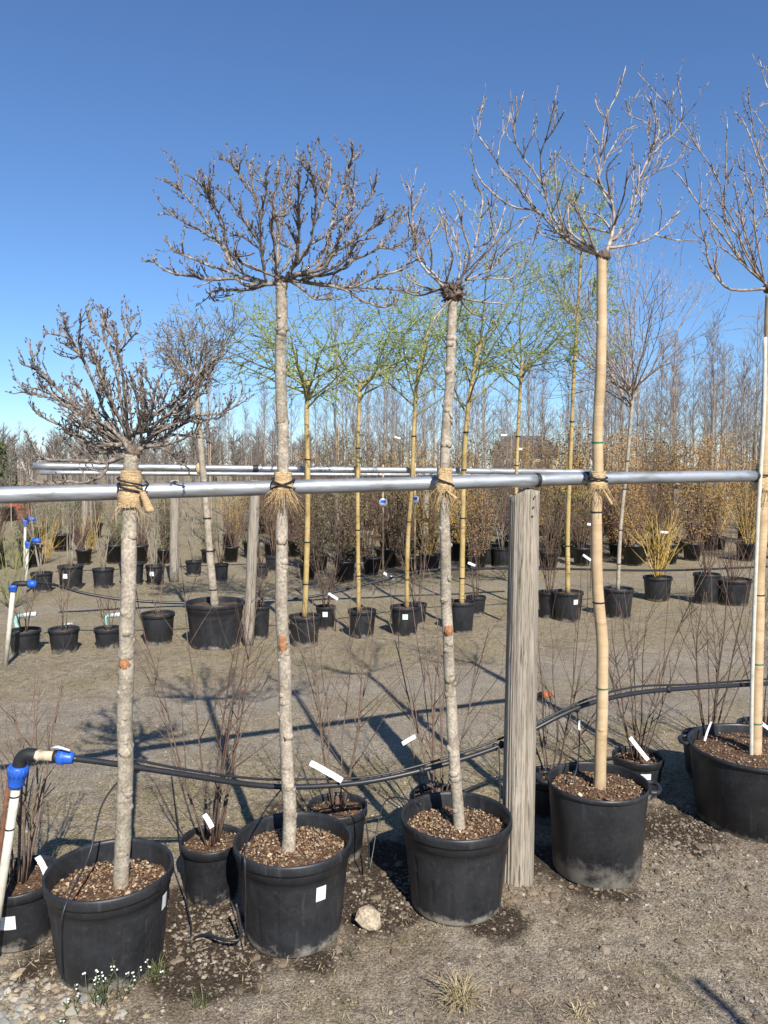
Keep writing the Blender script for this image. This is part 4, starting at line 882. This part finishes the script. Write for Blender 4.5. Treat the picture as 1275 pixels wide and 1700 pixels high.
def grow_crown(mb, leafmb, start, d0, L, r, lv, P):
    k = P['seg'][lv]; pts = [start]; q = start.copy(); d = d0.copy(); ph = U(0, 50)
    for i in range(k):
        d = (d + Vector((noise.noise((ph, i * .8, 0)), noise.noise((ph, i * .8, 7)), noise.noise((ph, i * .8, 13)))) * P['wig'][lv] + Vector((0, 0, P['up'][lv]))).normalized()
        q = q + d * L / k; pts.append(q.copy())
    rads = [max(P['rmin'], r * (1 - .8 * i / k)) for i in range(k + 1)]
    mb.tube(pts, rads, 4 if lv == 0 else 3, False)
    if leafmb is not None and lv >= 1:
        for i in range(1, k + 1):
            for _ in range(P['leaf']):
                p_ = pts[i - 1].lerp(pts[i], random.random()); s_ = Vector((U(-1, 1), U(-1, 1), U(-.4, 1))).normalized(); ll = U(.012, .03) * P.get('ls', 1)
                leafmb.leaf(p_, s_ * ll, s_.orthogonal().normalized() * ll * .22)
    if lv + 1 < len(P['n']):
        for _ in range(P['n'][lv + 1]):
            i = random.randint(max(1, int(k * .2)), k - 1) if k > 2 else 1; s_ = d0.orthogonal(); s_.rotate(Matrix.Rotation(U(0, 6.28), 3, d0.normalized()))
            nd = ((pts[i] - pts[i - 1]).normalized() * P['fwd'] + s_.normalized() * U(.5, 1)).normalized()
            grow_crown(mb, leafmb, pts[i].lerp(pts[min(i + 1, k)], random.random()), nd, L * U(*P['len']), rads[i] * .65, lv + 1, P)
def bg_tree(name, label, path, Y, r0, r1, group, barkm, twigm, seed, P, nb, L, leafm=None, start_f=.0, spread=(.4, 1), base=None, stake=None):
    random.seed(seed); pts = [at(px, py, Y) for px, py in path]
    if base is not None: pts[0] = base.copy()
    Q = catmull(pts, 6); n = len(Q); o = empty(name, Q[0], label, 'tree', group)
    mb = MB(); mb.tube(Q, [r0 + (r1 - r0) * i / (n - 1) for i in range(n)], 9, True, 0, .05); mb.build('trunk', M[barkm], o)
    cm = MB(); lm = MB() if leafm else None
    for j in range(nb):
        f = start_f + (1 - start_f) * (j + random.random()) / nb if start_f < 1 else 1
        i = min(n - 1, int(f * (n - 1))); a_ = U(0, 6.28); s_ = U(*spread)
        grow_crown(cm, lm, Q[i], Vector((math.cos(a_) * s_, math.sin(a_) * s_, 1)).normalized(), L * U(.6, 1.1), r1 * .6, 0, P)
    cr = cm.build('crown', M[twigm], o)
    if lm: c_ = lm.build('leaves', M[leafm], cr, False); c_.matrix_parent_inverse = Matrix(); tag(c_, kind='stuff')
    if stake:
        mb = MB(); mb.tube([Q[0] + Vector((.012, -.03, 0)), Q[int(n * stake)] + Vector((.016, -.03, 0))], .010, 7); mb.build('cane', M['bark_tan'], o)
    mb = MB()
    for f in (.12, .26, .4, .52): q = Q[int(n * f)]; mb.lathe([(r0 + .001, -.006), (r0 + .005, 0), (r0 + .001, .006)], 8, c=q)
    mb.build('tie_band', M['black_rubber'], o)
    return o
PW = dict(seg=[10, 7, 4], wig=[.34, .5, .6], up=[.045, -.03, -.06], rmin=.0018, n=[0, 8, 2], len=(.28, .62), fwd=.9, leaf=3, ls=1.05)
gw = 'yellow-stemmed willows of the second row'
bg_tree('willow_tree', 'yellow-stemmed willow with green buds, right beside the umbrella tree trunk', [(507,1020),(510,900),(511,780),(509,690),(512,630)], SP2[506].y, .026, .02, gw, 'yellow', 'wtwig', 101, PW, 15, 1.10, 'wleaf', .82, (.5, 3.2), SP2[506])
bg_tree('willow_tree', 'straight yellow-stemmed willow, second from the left', [(594,1008),(594,880),(594,760),(596,680),(598,630)], SP2[601].y, .021, .016, gw, 'yellow', 'wtwig', 102, PW, 13, 1.10, 'wleaf', .82, (.4, 3.0), SP2[601] + Vector((-.03, 0, 0)))
bg_tree('willow_tree', 'crooked yellow-stemmed willow, third from the left', [(676,1005),(677,900),(684,800),(688,690),(694,620),(712,550)], SP2[672].y, .022, .015, gw, 'yellow', 'wtwig', 103, PW, 13, .95, 'wleaf', .6, (.4, 2.6), SP2[672] + Vector((.02, 0, 0)))
bg_tree('willow_tree', 'stout yellow-stemmed willow just right of the sparse-crowned tree trunk', [(765,998),(768,900),(770,780),(776,690),(786,620),(800,560)], SP2[766].y, .028, .017, gw, 'yellow', 'wtwig', 104, PW, 15, 1.10, 'wleaf', .62, (.4, 2.8), SP2[766])
bg_tree('willow_tree', 'green-budded willow whose stem vanishes behind the timber post', [(853,1000),(856,850),(859,740),(863,660),(866,600)], 7.7, .020, .015, gw, 'yellow', 'wtwig', 105, PW, 16, 1.25, 'wleaf', .82, (.4, 2.8))
bg_tree('willow_tree', 'tallest slim yellow-stemmed willow right of the timber post', [(940,980),(943,860),(948,740),(953,620),(960,500),(966,410),(970,340)], SP2[942].y, .026, .010, gw, 'yellow', 'wtwig', 106, PW, 20, .55, 'wleaf', .5, (.5, 2.2), SP2[942])
PB = dict(seg=[7, 5, 4, 3], wig=[.30, .45, .5, .5], up=[.05, .04, .05, .05], rmin=.0026, n=[0, 6, 5, 2], len=(.3, .55), fwd=.8, leaf=0)
bg_tree('bare_tree', 'leaning grey tree with dense twiggy crown rising from the huge pot', [(357,1000),(350,940),(344,860),(336,770),(328,680),(326,630)], SP2[358].y, .036, .022, 'bare trees of the second row', 'bark', 'twig', 107, PB, 14, .62, None, .93, (.3, 1.5), SP2[358])
PF = dict(seg=[9, 7, 4], wig=[.18, .25, .3], up=[.035, .05, .05], rmin=.0026, n=[0, 6, 2], len=(.4, .75), fwd=1.2, leaf=0)
bg_tree('bare_tree', 'pale slim tree fanning into long fine branches at right', [(1022,978),(1030,880),(1040,780),(1047,700),(1051,640)], SP2[1025].y, .021, .016, 'bare trees of the second row', 'bark', 'twig2', 108, PF, 20, 1.45, None, .8, (.4, 2.0), SP2[1025])
# second-row small bare plants in pots
def twiggy(label, base, n, H, sp, rb, seed, mk='stem', group='small bare plants of the second row', name='bare_shrub', twig=1.0):
    mb = MB(); stems(mb, Vector(base), n, H, sp, rb, seed, twig=twig); tag(mb.build(name, M[mk]), label, 'shrub', group)
for px, n, H, sp, mk, lb in ((42, 3, .5, .3, 'stem', 'thin bare plant in leftmost second-row pot'), (107, 3, .75, .15, 'stem_red', 'thin upright bare plant between the teal bends'), (180, 4, .4, .4, 'stem', 'small bare plant by the teal bend near the knobby trunk'), (263, 2, .7, .12, 'stem_red', 'slim reddish plant in the pot with whitish soil'), (432, 5, .6, .3, 'stem', 'bare plant behind the distant grey post'),
        (541, 6, .8, .3, 'olive_s', 'bare plant behind the first willow'), (692, 6, .8, .3, 'stem_red', 'bare plant behind the third willow'), (790, 6, .7, .35, 'stem', 'bare plant behind the fourth willow'), (912, 8, .85, .3, 'stem', 'dense dark plant right behind the timber post'), (1172, 9, .75, .5, 'stem', 'dark twiggy plant in pot left of the grey tub'), (1215, 10, .9, .5, 'stem', 'dark twiggy plant in the greyish tub')):
    twiggy(lb, SP2[px], n, H, sp, .006, 200 + px, mk if mk in M else 'stem')
mb = MB(); stems(mb, SP2[1091], 13, .85, .55, .010, 333, twig=1.6); tag(mb.build('dogwood_shrub', M['ystem']), 'bright yellow-orange stemmed shrub in a second-row pot at right', 'shrub')
# second-row posts, pipes, hose, risers
def small_post(label, px0, py0, px1, py1, r, group='grey posts of the back rows'):
    b = gnd(px0, py0); t_ = at(px1, py1, b.y); mb = MB(); k = 14; pts = [b.lerp(t_, i / k) for i in range(k + 1)]; mb.tube(pts, [r * (1 + .05 * noise.noise((i * .8, r, px0))) for i in range(k + 1)], 12, True, 0, .04); tag(mb.build('timber_post', M['timber']), label, 'post', group); return t_
t2 = small_post('grey timber post of the second row beside the huge pot', 412, 1072, 424, 797, .047)
small_post('thin grey post of the third row behind the knobby trunk', 289, 966, 290, 797, .065)
small_post('pale post just right of the dense short tree trunk', 228, 920, 226, 800, .07)
for px, py, t_ in ((705, 935, 797), (560, 930, 800), (140, 915, 800), (1120, 925, 800)): small_post('distant grey support post among the back rows', px, py, px + 2, t_, .06, 'far support posts')
q2 = lambda px, py, c0=7.35, s_=.29: (lambda Y: at(px, py, Y))(c0 / (1 - s_ * (px - 637.5) / F))
pipe('support_pipe', 'second galvanised pipe, behind and just above the near one', [q2(55, 773.5), q2(420, 778), q2(640, 780.5), q2(985, 784)], .030, [(q2(424, 778), (q2(640, 780.5) - q2(420, 778)).normalized(), .05, .034, 'black_rubber', 'tape_wrap')], n=14)
pipe('support_pipe', 'third galvanised pipe, thinnest, farthest back at left', [q2(66, 784.5, 11.4, .35), q2(640, 788, 11.4, .35), q2(1230, 786, 11.4, .35)], .030, n=12)
for px, py in ((333, 776), (510, 779), (594, 780), (685, 781)):
    mb = MB(); q = q2(px, py); mb.blob(q + Vector((0, -.05, -.01)), (.032, .045, .055), None, .15, 0, 1)
    tag(mb.build('burlap_wrap', M['burlap']), {333: 'burlap tie holding the leaning grey tree to the second pipe', 510: 'burlap tie on the first yellow willow', 594: 'burlap tie on the second yellow willow', 685: 'burlap tie on the third yellow willow'}[px], 'wrap', 'burlap ties on the second pipe')
mb = MB(); mb.tube(catmull([at(58, 967, 6.6), at(95, 972, 6.8), at(140, 985, 6.9), at(210, 996, 7), at(300, 1001, 7.1), at(400, 1000, 7.2), at(520, 990, 7.4), at(640, 962, 7.7), at(720, 946, 7.9), at(900, 944, 8.4), at(1100, 947, 9), at(1290, 940, 9.6)], 6), .013, 8); tag(mb.build('irrigation_hose', M['hose']), 'black irrigation hose strung along the second row', 'hose')
def riser(label, x0, y0, x1, y1, Y, nutx):
    o = empty('irrigation_riser', at(x0, y0, Y), label, 'standpipe', 'far standpipes'); mb = MB(); mb.tube([at(x0, y0, Y), at(x1, y1, Y)], .019, 10); mb.build('standpipe', M['pvc'], o)
    mb = MB(); ribbed(mb, at(x1, y1 + 4, Y), at(x1, y1 - 7, Y), .036, 12); mb.build('cap_nut', M['blue'], o)
    mb = MB(); mb.tube([at(x1, y1 - 6, Y), at(x1 + 4, y1 - 9, Y), at(nutx - 4, y1 - 9, Y)], .022, 8); mb.build('elbow', M['black_rubber'], o)
    mb = MB(); mb.tube([at(nutx - 5, y1 - 9, Y), at(nutx + 7, y1 - 8, Y)], [.034, .026], 12); mb.build('compression_nut', M['blue'], o)
riser('white standpipe with blue nuts at left end of the second row', 9, 1105, 22, 978, gnd(9, 1105).y, 53)
riser('white standpipe with blue cap at left end of the third row', 42, 985, 46, 906, gnd(40, 985).y, 60)
riser('small far standpipe with blue cap at left', 40, 950, 42, 870, gnd(40, 950).y, 52)

# ---------------------------------------------------------------- third and further rows
L3 = [(118, 980, 42, 938), (172, 978, 36, 943), (219, 974, 42, 933), (258, 972, 32, 938), (322, 957, 28, 930), (367, 968, 26, 935), (433, 962, 28, 935), (70, 985, 36, 950), (808, 940, 30, 908), (832, 942, 32, 909), (455, 950, 30, 922)]
names3 = {118: 'stickered third-row pot near the left edge', 172: 'third-row pot with pale teal rim', 219: 'third-row pot behind the dense short tree trunk', 258: 'small stickered third-row pot right of the knobby trunk', 322: 'third-row pot left of the leaning grey tree', 367: 'third-row pot just behind the leaning grey tree', 433: 'third-row pot right of the distant grey post', 70: 'dark third-row pot by the far standpipe', 808: 'dark third-row pot left of the timber post', 832: 'dark third-row pot touching the timber post on the left', 455: 'third-row pot beside the umbrella tree trunk'}
for px, bo, wp, ri in L3:
    b = row_pot(names3[px], px, bo, wp, ri, 'pots of the third row', [(-.1, .6, .06, .06)] if px in (118, 258) else [], n=16)
    twiggy('slim bare plant in ' + names3[px], b, 4, 1.0 + .5 * random.random(), .2, .009, px, 'stem' if px % 2 else 'bgbark', 'third-row plants')
# yellowish weeds-like shrubs at left
for k, (px, py, n_, H) in enumerate(((20, 1010, 9, .9), (75, 935, 14, .8), (150, 920, 12, .8), (215, 915, 12, .9), (25, 945, 10, .7))):
    q = gnd(px, py); twiggy('yellowish bare shrub among the left back rows', q, n_, H, .5, .008, 600 + k, 'ystem' if k in (1, 2) else 'wtwig', 'yellowish shrubs at left')

def sapling_mesh(seed, H, dense, leafm=None, col='bgbark', fast=.45):
    random.seed(seed); mb = MB(); k = 14; ph = U(0, 99)
    Q = [Vector((.05 * noise.noise((ph, i * .35, 0)), .05 * noise.noise((ph, i * .35, 5)), H * i / k)) for i in range(k + 1)]
    mb.tube(Q, [.027 * (1 - .85 * i / k) + .002 for i in range(k + 1)], 6, False, 0)
    mb.tube([Vector((.03, -.03, 0)), Vector((.035, -.03, H * U(.35, .5)))], .011, 5, False, 2)
    P = dict(seg=[5, 3, 3], wig=[.25, .35, .4], up=[.10, .08, .05], rmin=.0026, n=[0, 4, 2], len=(.3, .55), fwd=1., leaf=0)
    for j in range(dense):
        f = U(.38, .98); i = int(f * k); a_ = U(0, 6.28)
        sub = MB(); grow_crown(sub, None, Q[i], Vector((math.cos(a_) * fast, math.sin(a_) * fast, U(.5, 1))).normalized(), H * .26 * (1.25 - f) * U(.7, 1.2), .0065, 0, P)
        b = len(mb.v); mb.v += sub.v
        for f_ in sub.f: mb.face(tuple(b + x for x in f_), 1)
    return mb.mesh('bare_sapling', [M[col], M['bgtwig'], M['bark_tan']])
SAP = [sapling_mesh(700 + i, (4.2, 4.6, 3.8, 5.0, 4.4, 3.6, 4.8, 4.1)[i], (22, 30, 26, 34, 20, 28, 38, 24)[i], fast=(.35, .6, .8, .4, .9, .5, .3, .7)[i]) for i in range(8)]
def shrub_mesh(seed, H, W, nl, ls, leafm, stemm, col=.6, ns=14):
    random.seed(seed); mb = MB()
    stems(mb, Vector((0, 0, 0)), ns, H * .95, W * .5, .011, seed, seg=5, twig=.7)
    mb.m = [0] * len(mb.f); b0 = len(mb.f)
    for _ in range(nl):
        f = U(.06, 1); rr = W * .5 * (.35 + .65 * math.sin(min(1, f * 1.25) * 2.2)) * math.sqrt(random.random()) ; a_ = U(0, 6.28)
        nz = noise.noise((math.cos(a_) * 2, math.sin(a_) * 2, f * 5 + seed))
        if nz < -.18: continue
        c_ = Vector((rr * math.cos(a_), rr * math.sin(a_), H * f)); d = Vector((U(-1, 1), U(-1, 1), U(-1, .8))).normalized() * ls * U(.6, 1.3)
        mb.leaf(c_, d, d.orthogonal().normalized() * ls * .28, 1)
    return mb.mesh('potted_shrub', [M[stemm], M[leafm]], False)
SHR = {'orange': [shrub_mesh(800 + i, 1.9 + .2 * i, .9, 1500, .05, 'orange', 'ystem' if i == 1 else 'stem_red') for i in range(3)],
       'olive': [shrub_mesh(810 + i, 1.7 + .25 * i, .85, 1100, .045, 'olive', 'stem') for i in range(3)],
       'green': [shrub_mesh(820 + i, 1.1 + .3 * i, .75, 1500, .045, 'green', 'stem') for i in range(3)],
       'bare': [shrub_mesh(830 + i, 1.6 + .2 * i, .9, 120, .03, 'olive', 'stem', ns=34) for i in range(2)]}
# a plain small pot shared by far plants
mb = MB(); mb.lathe([(0, .004), (.12, .004), (.15, .27), (.165, .272), (.165, .30), (.15, .30), (.145, .27), (0, .268)], 14); FARPOT = mb.mesh('far_pot', M['pot'])
def farpot(x_, y_, s_=1.):
    o = link_mesh('plastic_pot', FARPOT, (x_, y_, 0), U(0, 6), s_); tag(o, 'small black pot in the crowded back rows', 'pot', 'pots of the back rows')
random.seed(900)
def pxof(x_, y_): return 637.5 + F * x_ / (y_ * CP)
cnt = 0
def zone(px):
    for lim, nm in ((217, 'left of the bushy tree'), (470, 'between bushy and umbrella trees'), (740, 'between umbrella and sparse trees'), (860, 'left of the post'), (993, 'between post and tan trunk'), (1150, 'right of tan trunk')):
        if px < lim: return nm
    return 'at right edge'
ROWS = ((11.3, .42), (12.6, .45), (14.2, .5), (16.5, .55), (19.5, .6), (23, .65), (28, .8), (35, 1.0), (45, 1.4))
for ri, (v, sp) in enumerate(ROWS):
    x_ = -v * .62
    while x_ < v * .85:
        y_ = v + .34 * x_ + U(-.3, .3); xx = x_ + U(-.25, .25); px = pxof(xx, y_); x_ += sp * U(.75, 1.25)
        if not -40 < px < 1330 or y_ < 9.5: continue
        if ri < 2 and px < 470: continue
        far_ = 'front of' if ri < 3 else ('middle of' if ri < 6 else 'rear of')
        if ri >= 2 and random.random() < (.85 if px > 900 else .74 if px > 560 else .52 if px > 340 else .42) or ri >= 6 and random.random() < .5:
            hs = U(.70, 1.0) * (1.32 if px > 1000 else 1.06) * (.80 if px < 480 else 1) * (.62 if px < 330 else 1)
            if ri == 2: hs *= .8
            if ri >= 6: hs *= 1.12
            o = link_mesh('bare_sapling', SAP[random.randint(0, 7)], (xx, y_, .2), U(0, 6.28), (hs, hs, hs)); tag(o, ('tall' if hs > .92 else 'short') + ' bare sapling, ' + far_ + ' the back rows, seen ' + zone(px), 'tree', 'bare saplings of the back rows'); cnt += 1
        kind = random.choices(['orange', 'olive', 'green', 'bare'], [.56, .18, .12, .14] if px > 880 else ([.14, .44, .10, .32] if px > 430 else [.10, .34, .36, .20]))[0]
        if random.random() < (.80 if px > 430 else .7) and ri < 8:
            s_ = U(.72, 1.08) * (1.0 if px > 430 else .62) * (.82 if ri == 0 else 1)
            o = link_mesh({'orange': 'hornbeam_shrub', 'olive': 'dry_leaf_shrub', 'green': 'evergreen_shrub', 'bare': 'bare_shrub'}[kind], random.choice(SHR[kind]), (xx + U(-.1, .1), y_ - U(.0, .2), .15), U(0, 6.28), s_)
            tag(o, {'orange': 'dry orange-leaved shrub', 'olive': 'olive-brown leafy shrub', 'green': 'dark green shrub', 'bare': 'bare twiggy shrub'}[kind] + ', ' + far_ + ' the back rows, seen ' + zone(px), 'shrub', {'orange': 'orange', 'olive': 'olive', 'green': 'green', 'bare': 'bare'}[kind] + ' shrubs of the back rows')
            if ri < 5:
                o = link_mesh('plastic_pot', FARPOT, (xx, y_ - .12, 0), U(0, 6), U(.75, 1.15)); tag(o, 'small black pot, ' + far_ + ' the back rows, seen ' + zone(px), 'pot', 'pots of the back rows')
for (px, py, dx, dy, Yt, lb) in ((637, 951, 18, 10, 7.8, 'white tag between the second and third willows'), (545, 985, 16, 10, 7.4, 'white tag on the plant behind the first willow'), (968, 921, 13, 9, 8.2, 'white tag left of the tan trunk, mid-height'), (777, 934, 12, 5, 8.0, 'white tag right of the fourth willow'), (1096, 883, 16, 1, 9.4, 'white tag on the yellow-stemmed shrub'), (975, 870, 10, 1, 9.8, 'white tag beside the tan trunk, upper one'), (1042, 1225, 4, 1, 3.62, 'end of the pale tag in the small pot'), (832, 722, 10, 0, 12, 'white tag above the post on a far stem'), (858, 745, 9, 0, 12.5, 'white tag over the post near the house'), (655, 725, 10, 3, 13, 'white tag high on a far stem by third willow')):
    if px == 1042: continue
    ptag(lb, (px, py, Yt), (px + dx, py + dy, Yt), .035 if Yt < 9 else .04, cane=(.02, .03))
for px, py, Yt, lb in ((636, 834, 10.2, 'blue and white round label hanging beyond the second willow'), (689, 829, 10.6, 'blue round label hanging beyond the third willow')):
    c_ = at(px, py, Yt); mb = MB(); mb.lathe([(0, -.002), (.055, -.002), (.055, .002), (0, .002)], 16); mb.v = [c_ + Vector((v.x, v.z, v.y)) for v in mb.v]; o = empty('round_label', c_, lb, 'label', 'round labels'); mb.build('disc', M['white'], o)
    mb = MB(); mb.box(c_ + Vector((0, -.004, .012)), (.07, .003, .04)); mb.build('blue_panel', M['blue'], o, False)
    mb = MB(); mb.tube([(c_.x, c_.y + .02, 0), (c_.x, c_.y + .02, c_.z + .5)], .012, 7); mb.build('cane', M['bark_tan'], o)
# ---------------------------------------------------------------- far things
def far_wood(name, label, x0, x1, Y0, Y1, n, h0, h1, seed):
    random.seed(seed); mb = MB()
    for _ in range(n):
        x_ = U(x0, x1); y_ = U(Y0, Y1); h = U(h0, h1); c_ = Vector((x_, y_, 0))
        mb.tube([c_, c_ + Vector((0, 0, h * .5)), c_ + Vector((U(-.2, .2), 0, h))], [.10, .07, .02], 4, False)
        for _ in range(26):
            f = U(.25, .9); a_ = U(0, 6.28); p0 = c_ + Vector((0, 0, h * f)); d = Vector((math.cos(a_) * .7, math.sin(a_) * .7, U(.4, 1.1))).normalized() * h * .32 * (1.2 - f)
            mb.tube([p0, p0 + d * .6, p0 + d], [.035, .022, .008], 3, False)
            for _ in range(5):
                e = (d.normalized() + Vector((U(-1, 1), U(-1, 1), U(-.2, 1))) * .7).normalized() * h * .12; q = p0 + d * U(.3, 1); mb.tube([q, q + e], [.016, .006], 3, False)
    return tag(mb.build(name, M['far'], smooth=False), label, 'wood', kind='stuff')
far_wood('far_wood', 'brown leafless wood along the horizon', -75, 95, 72, 110, 260, 3.5, 6.5, 41)
far_wood('far_thicket', 'low grey thicket behind the rows at left', -40, -8, 48, 66, 90, 2.6, 4.6, 42)
# bushy conifer at the left edge
q = at(6, 800, 34); mb = MB(); random.seed(5)
for _ in range(2600):
    f = random.random(); rr = 1.25 * (1 - .55 * f) * math.sqrt(random.random()); a_ = U(0, 6.28); c_ = Vector((q.x - .5 + rr * math.cos(a_), 34 + rr * math.sin(a_), 2.5 * f + .1)); d = Vector((U(-1, 1), U(-1, 1), U(-.3, 1))).normalized() * .17; mb.leaf(c_, d, d.orthogonal().normalized() * .05)
o = empty('evergreen_tree', (q.x - .5, 34, 0), 'dark green conifer at the far left edge', 'tree'); mb.build('crown', M['green'], o, False)
mb = MB(); mb.tube([(q.x - .5, 34, 0), (q.x - .5, 34, 2.3)], [.09, .03], 7); mb.build('trunk', M['bgbark'], o)
q = gnd(25, 864); mb = MB(); mb.box((q.x, q.y + .3, .28), (.5, .5, .5)); mb.box((q.x, q.y + .3, .55), (.56, .56, .05)); mb.box((q.x, q.y + .3, .06), (.54, .54, .06)); tag(mb.build('crate', M['redbox'], smooth=False), 'distant brick-red crate at the left edge', 'crate')
q = gnd(8, 866); farpot(q.x, q.y + .2, 1.4)
# house beyond the rows
hx = at(872, 760, 92).x; o = empty('house', (hx, 92, 0), 'grey-roofed pale house far behind the nursery rows', 'house')
mb = MB(); mb.box((hx, 92, 1.5), (7.0, 6, 3.0)); mb.build('wall', M['wall'], o, False)
mb = MB(); mb.v += [Vector(p) for p in ((hx - 4, 88.4, 3.0), (hx + 4, 88.4, 3.0), (hx + 4, 95.6, 3.0), (hx - 4, 95.6, 3.0), (hx - 2.2, 92, 5.3), (hx + 2.0, 92, 5.3))]
for f_ in ((0, 1, 5, 4), (1, 2, 5), (2, 3, 4, 5), (3, 0, 4), (3, 2, 1, 0)): mb.face(f_)
mb.build('roof', M['roof'], o, False)
for k, xo in enumerate((-2.3, -.2, 2.0)):
    mb = MB(); mb.box((hx + xo, 88.98, 1.8), (1.0, .06, 1.1)); wf = mb.build('window', M['wallg'], o, False); mb = MB(); mb.box((hx + xo, 88.94, 1.8), (.8, .04, .9)); pn = mb.build('pane', M['pane'], wf, False); pn.matrix_parent_inverse = Matrix()
mb = MB(); mb.box((hx + 1.0, 88.97, 1.1), (.95, .05, 2.1)); mb.build('door', M['wallg'], o, False)
mb = MB(); mb.box((hx - 1.0, 92.4, 5.3), (.5, .5, 1.0)); mb.build('chimney', M['wallg'], o, False)
print('saplings', cnt, 'objects', len(bpy.data.objects))
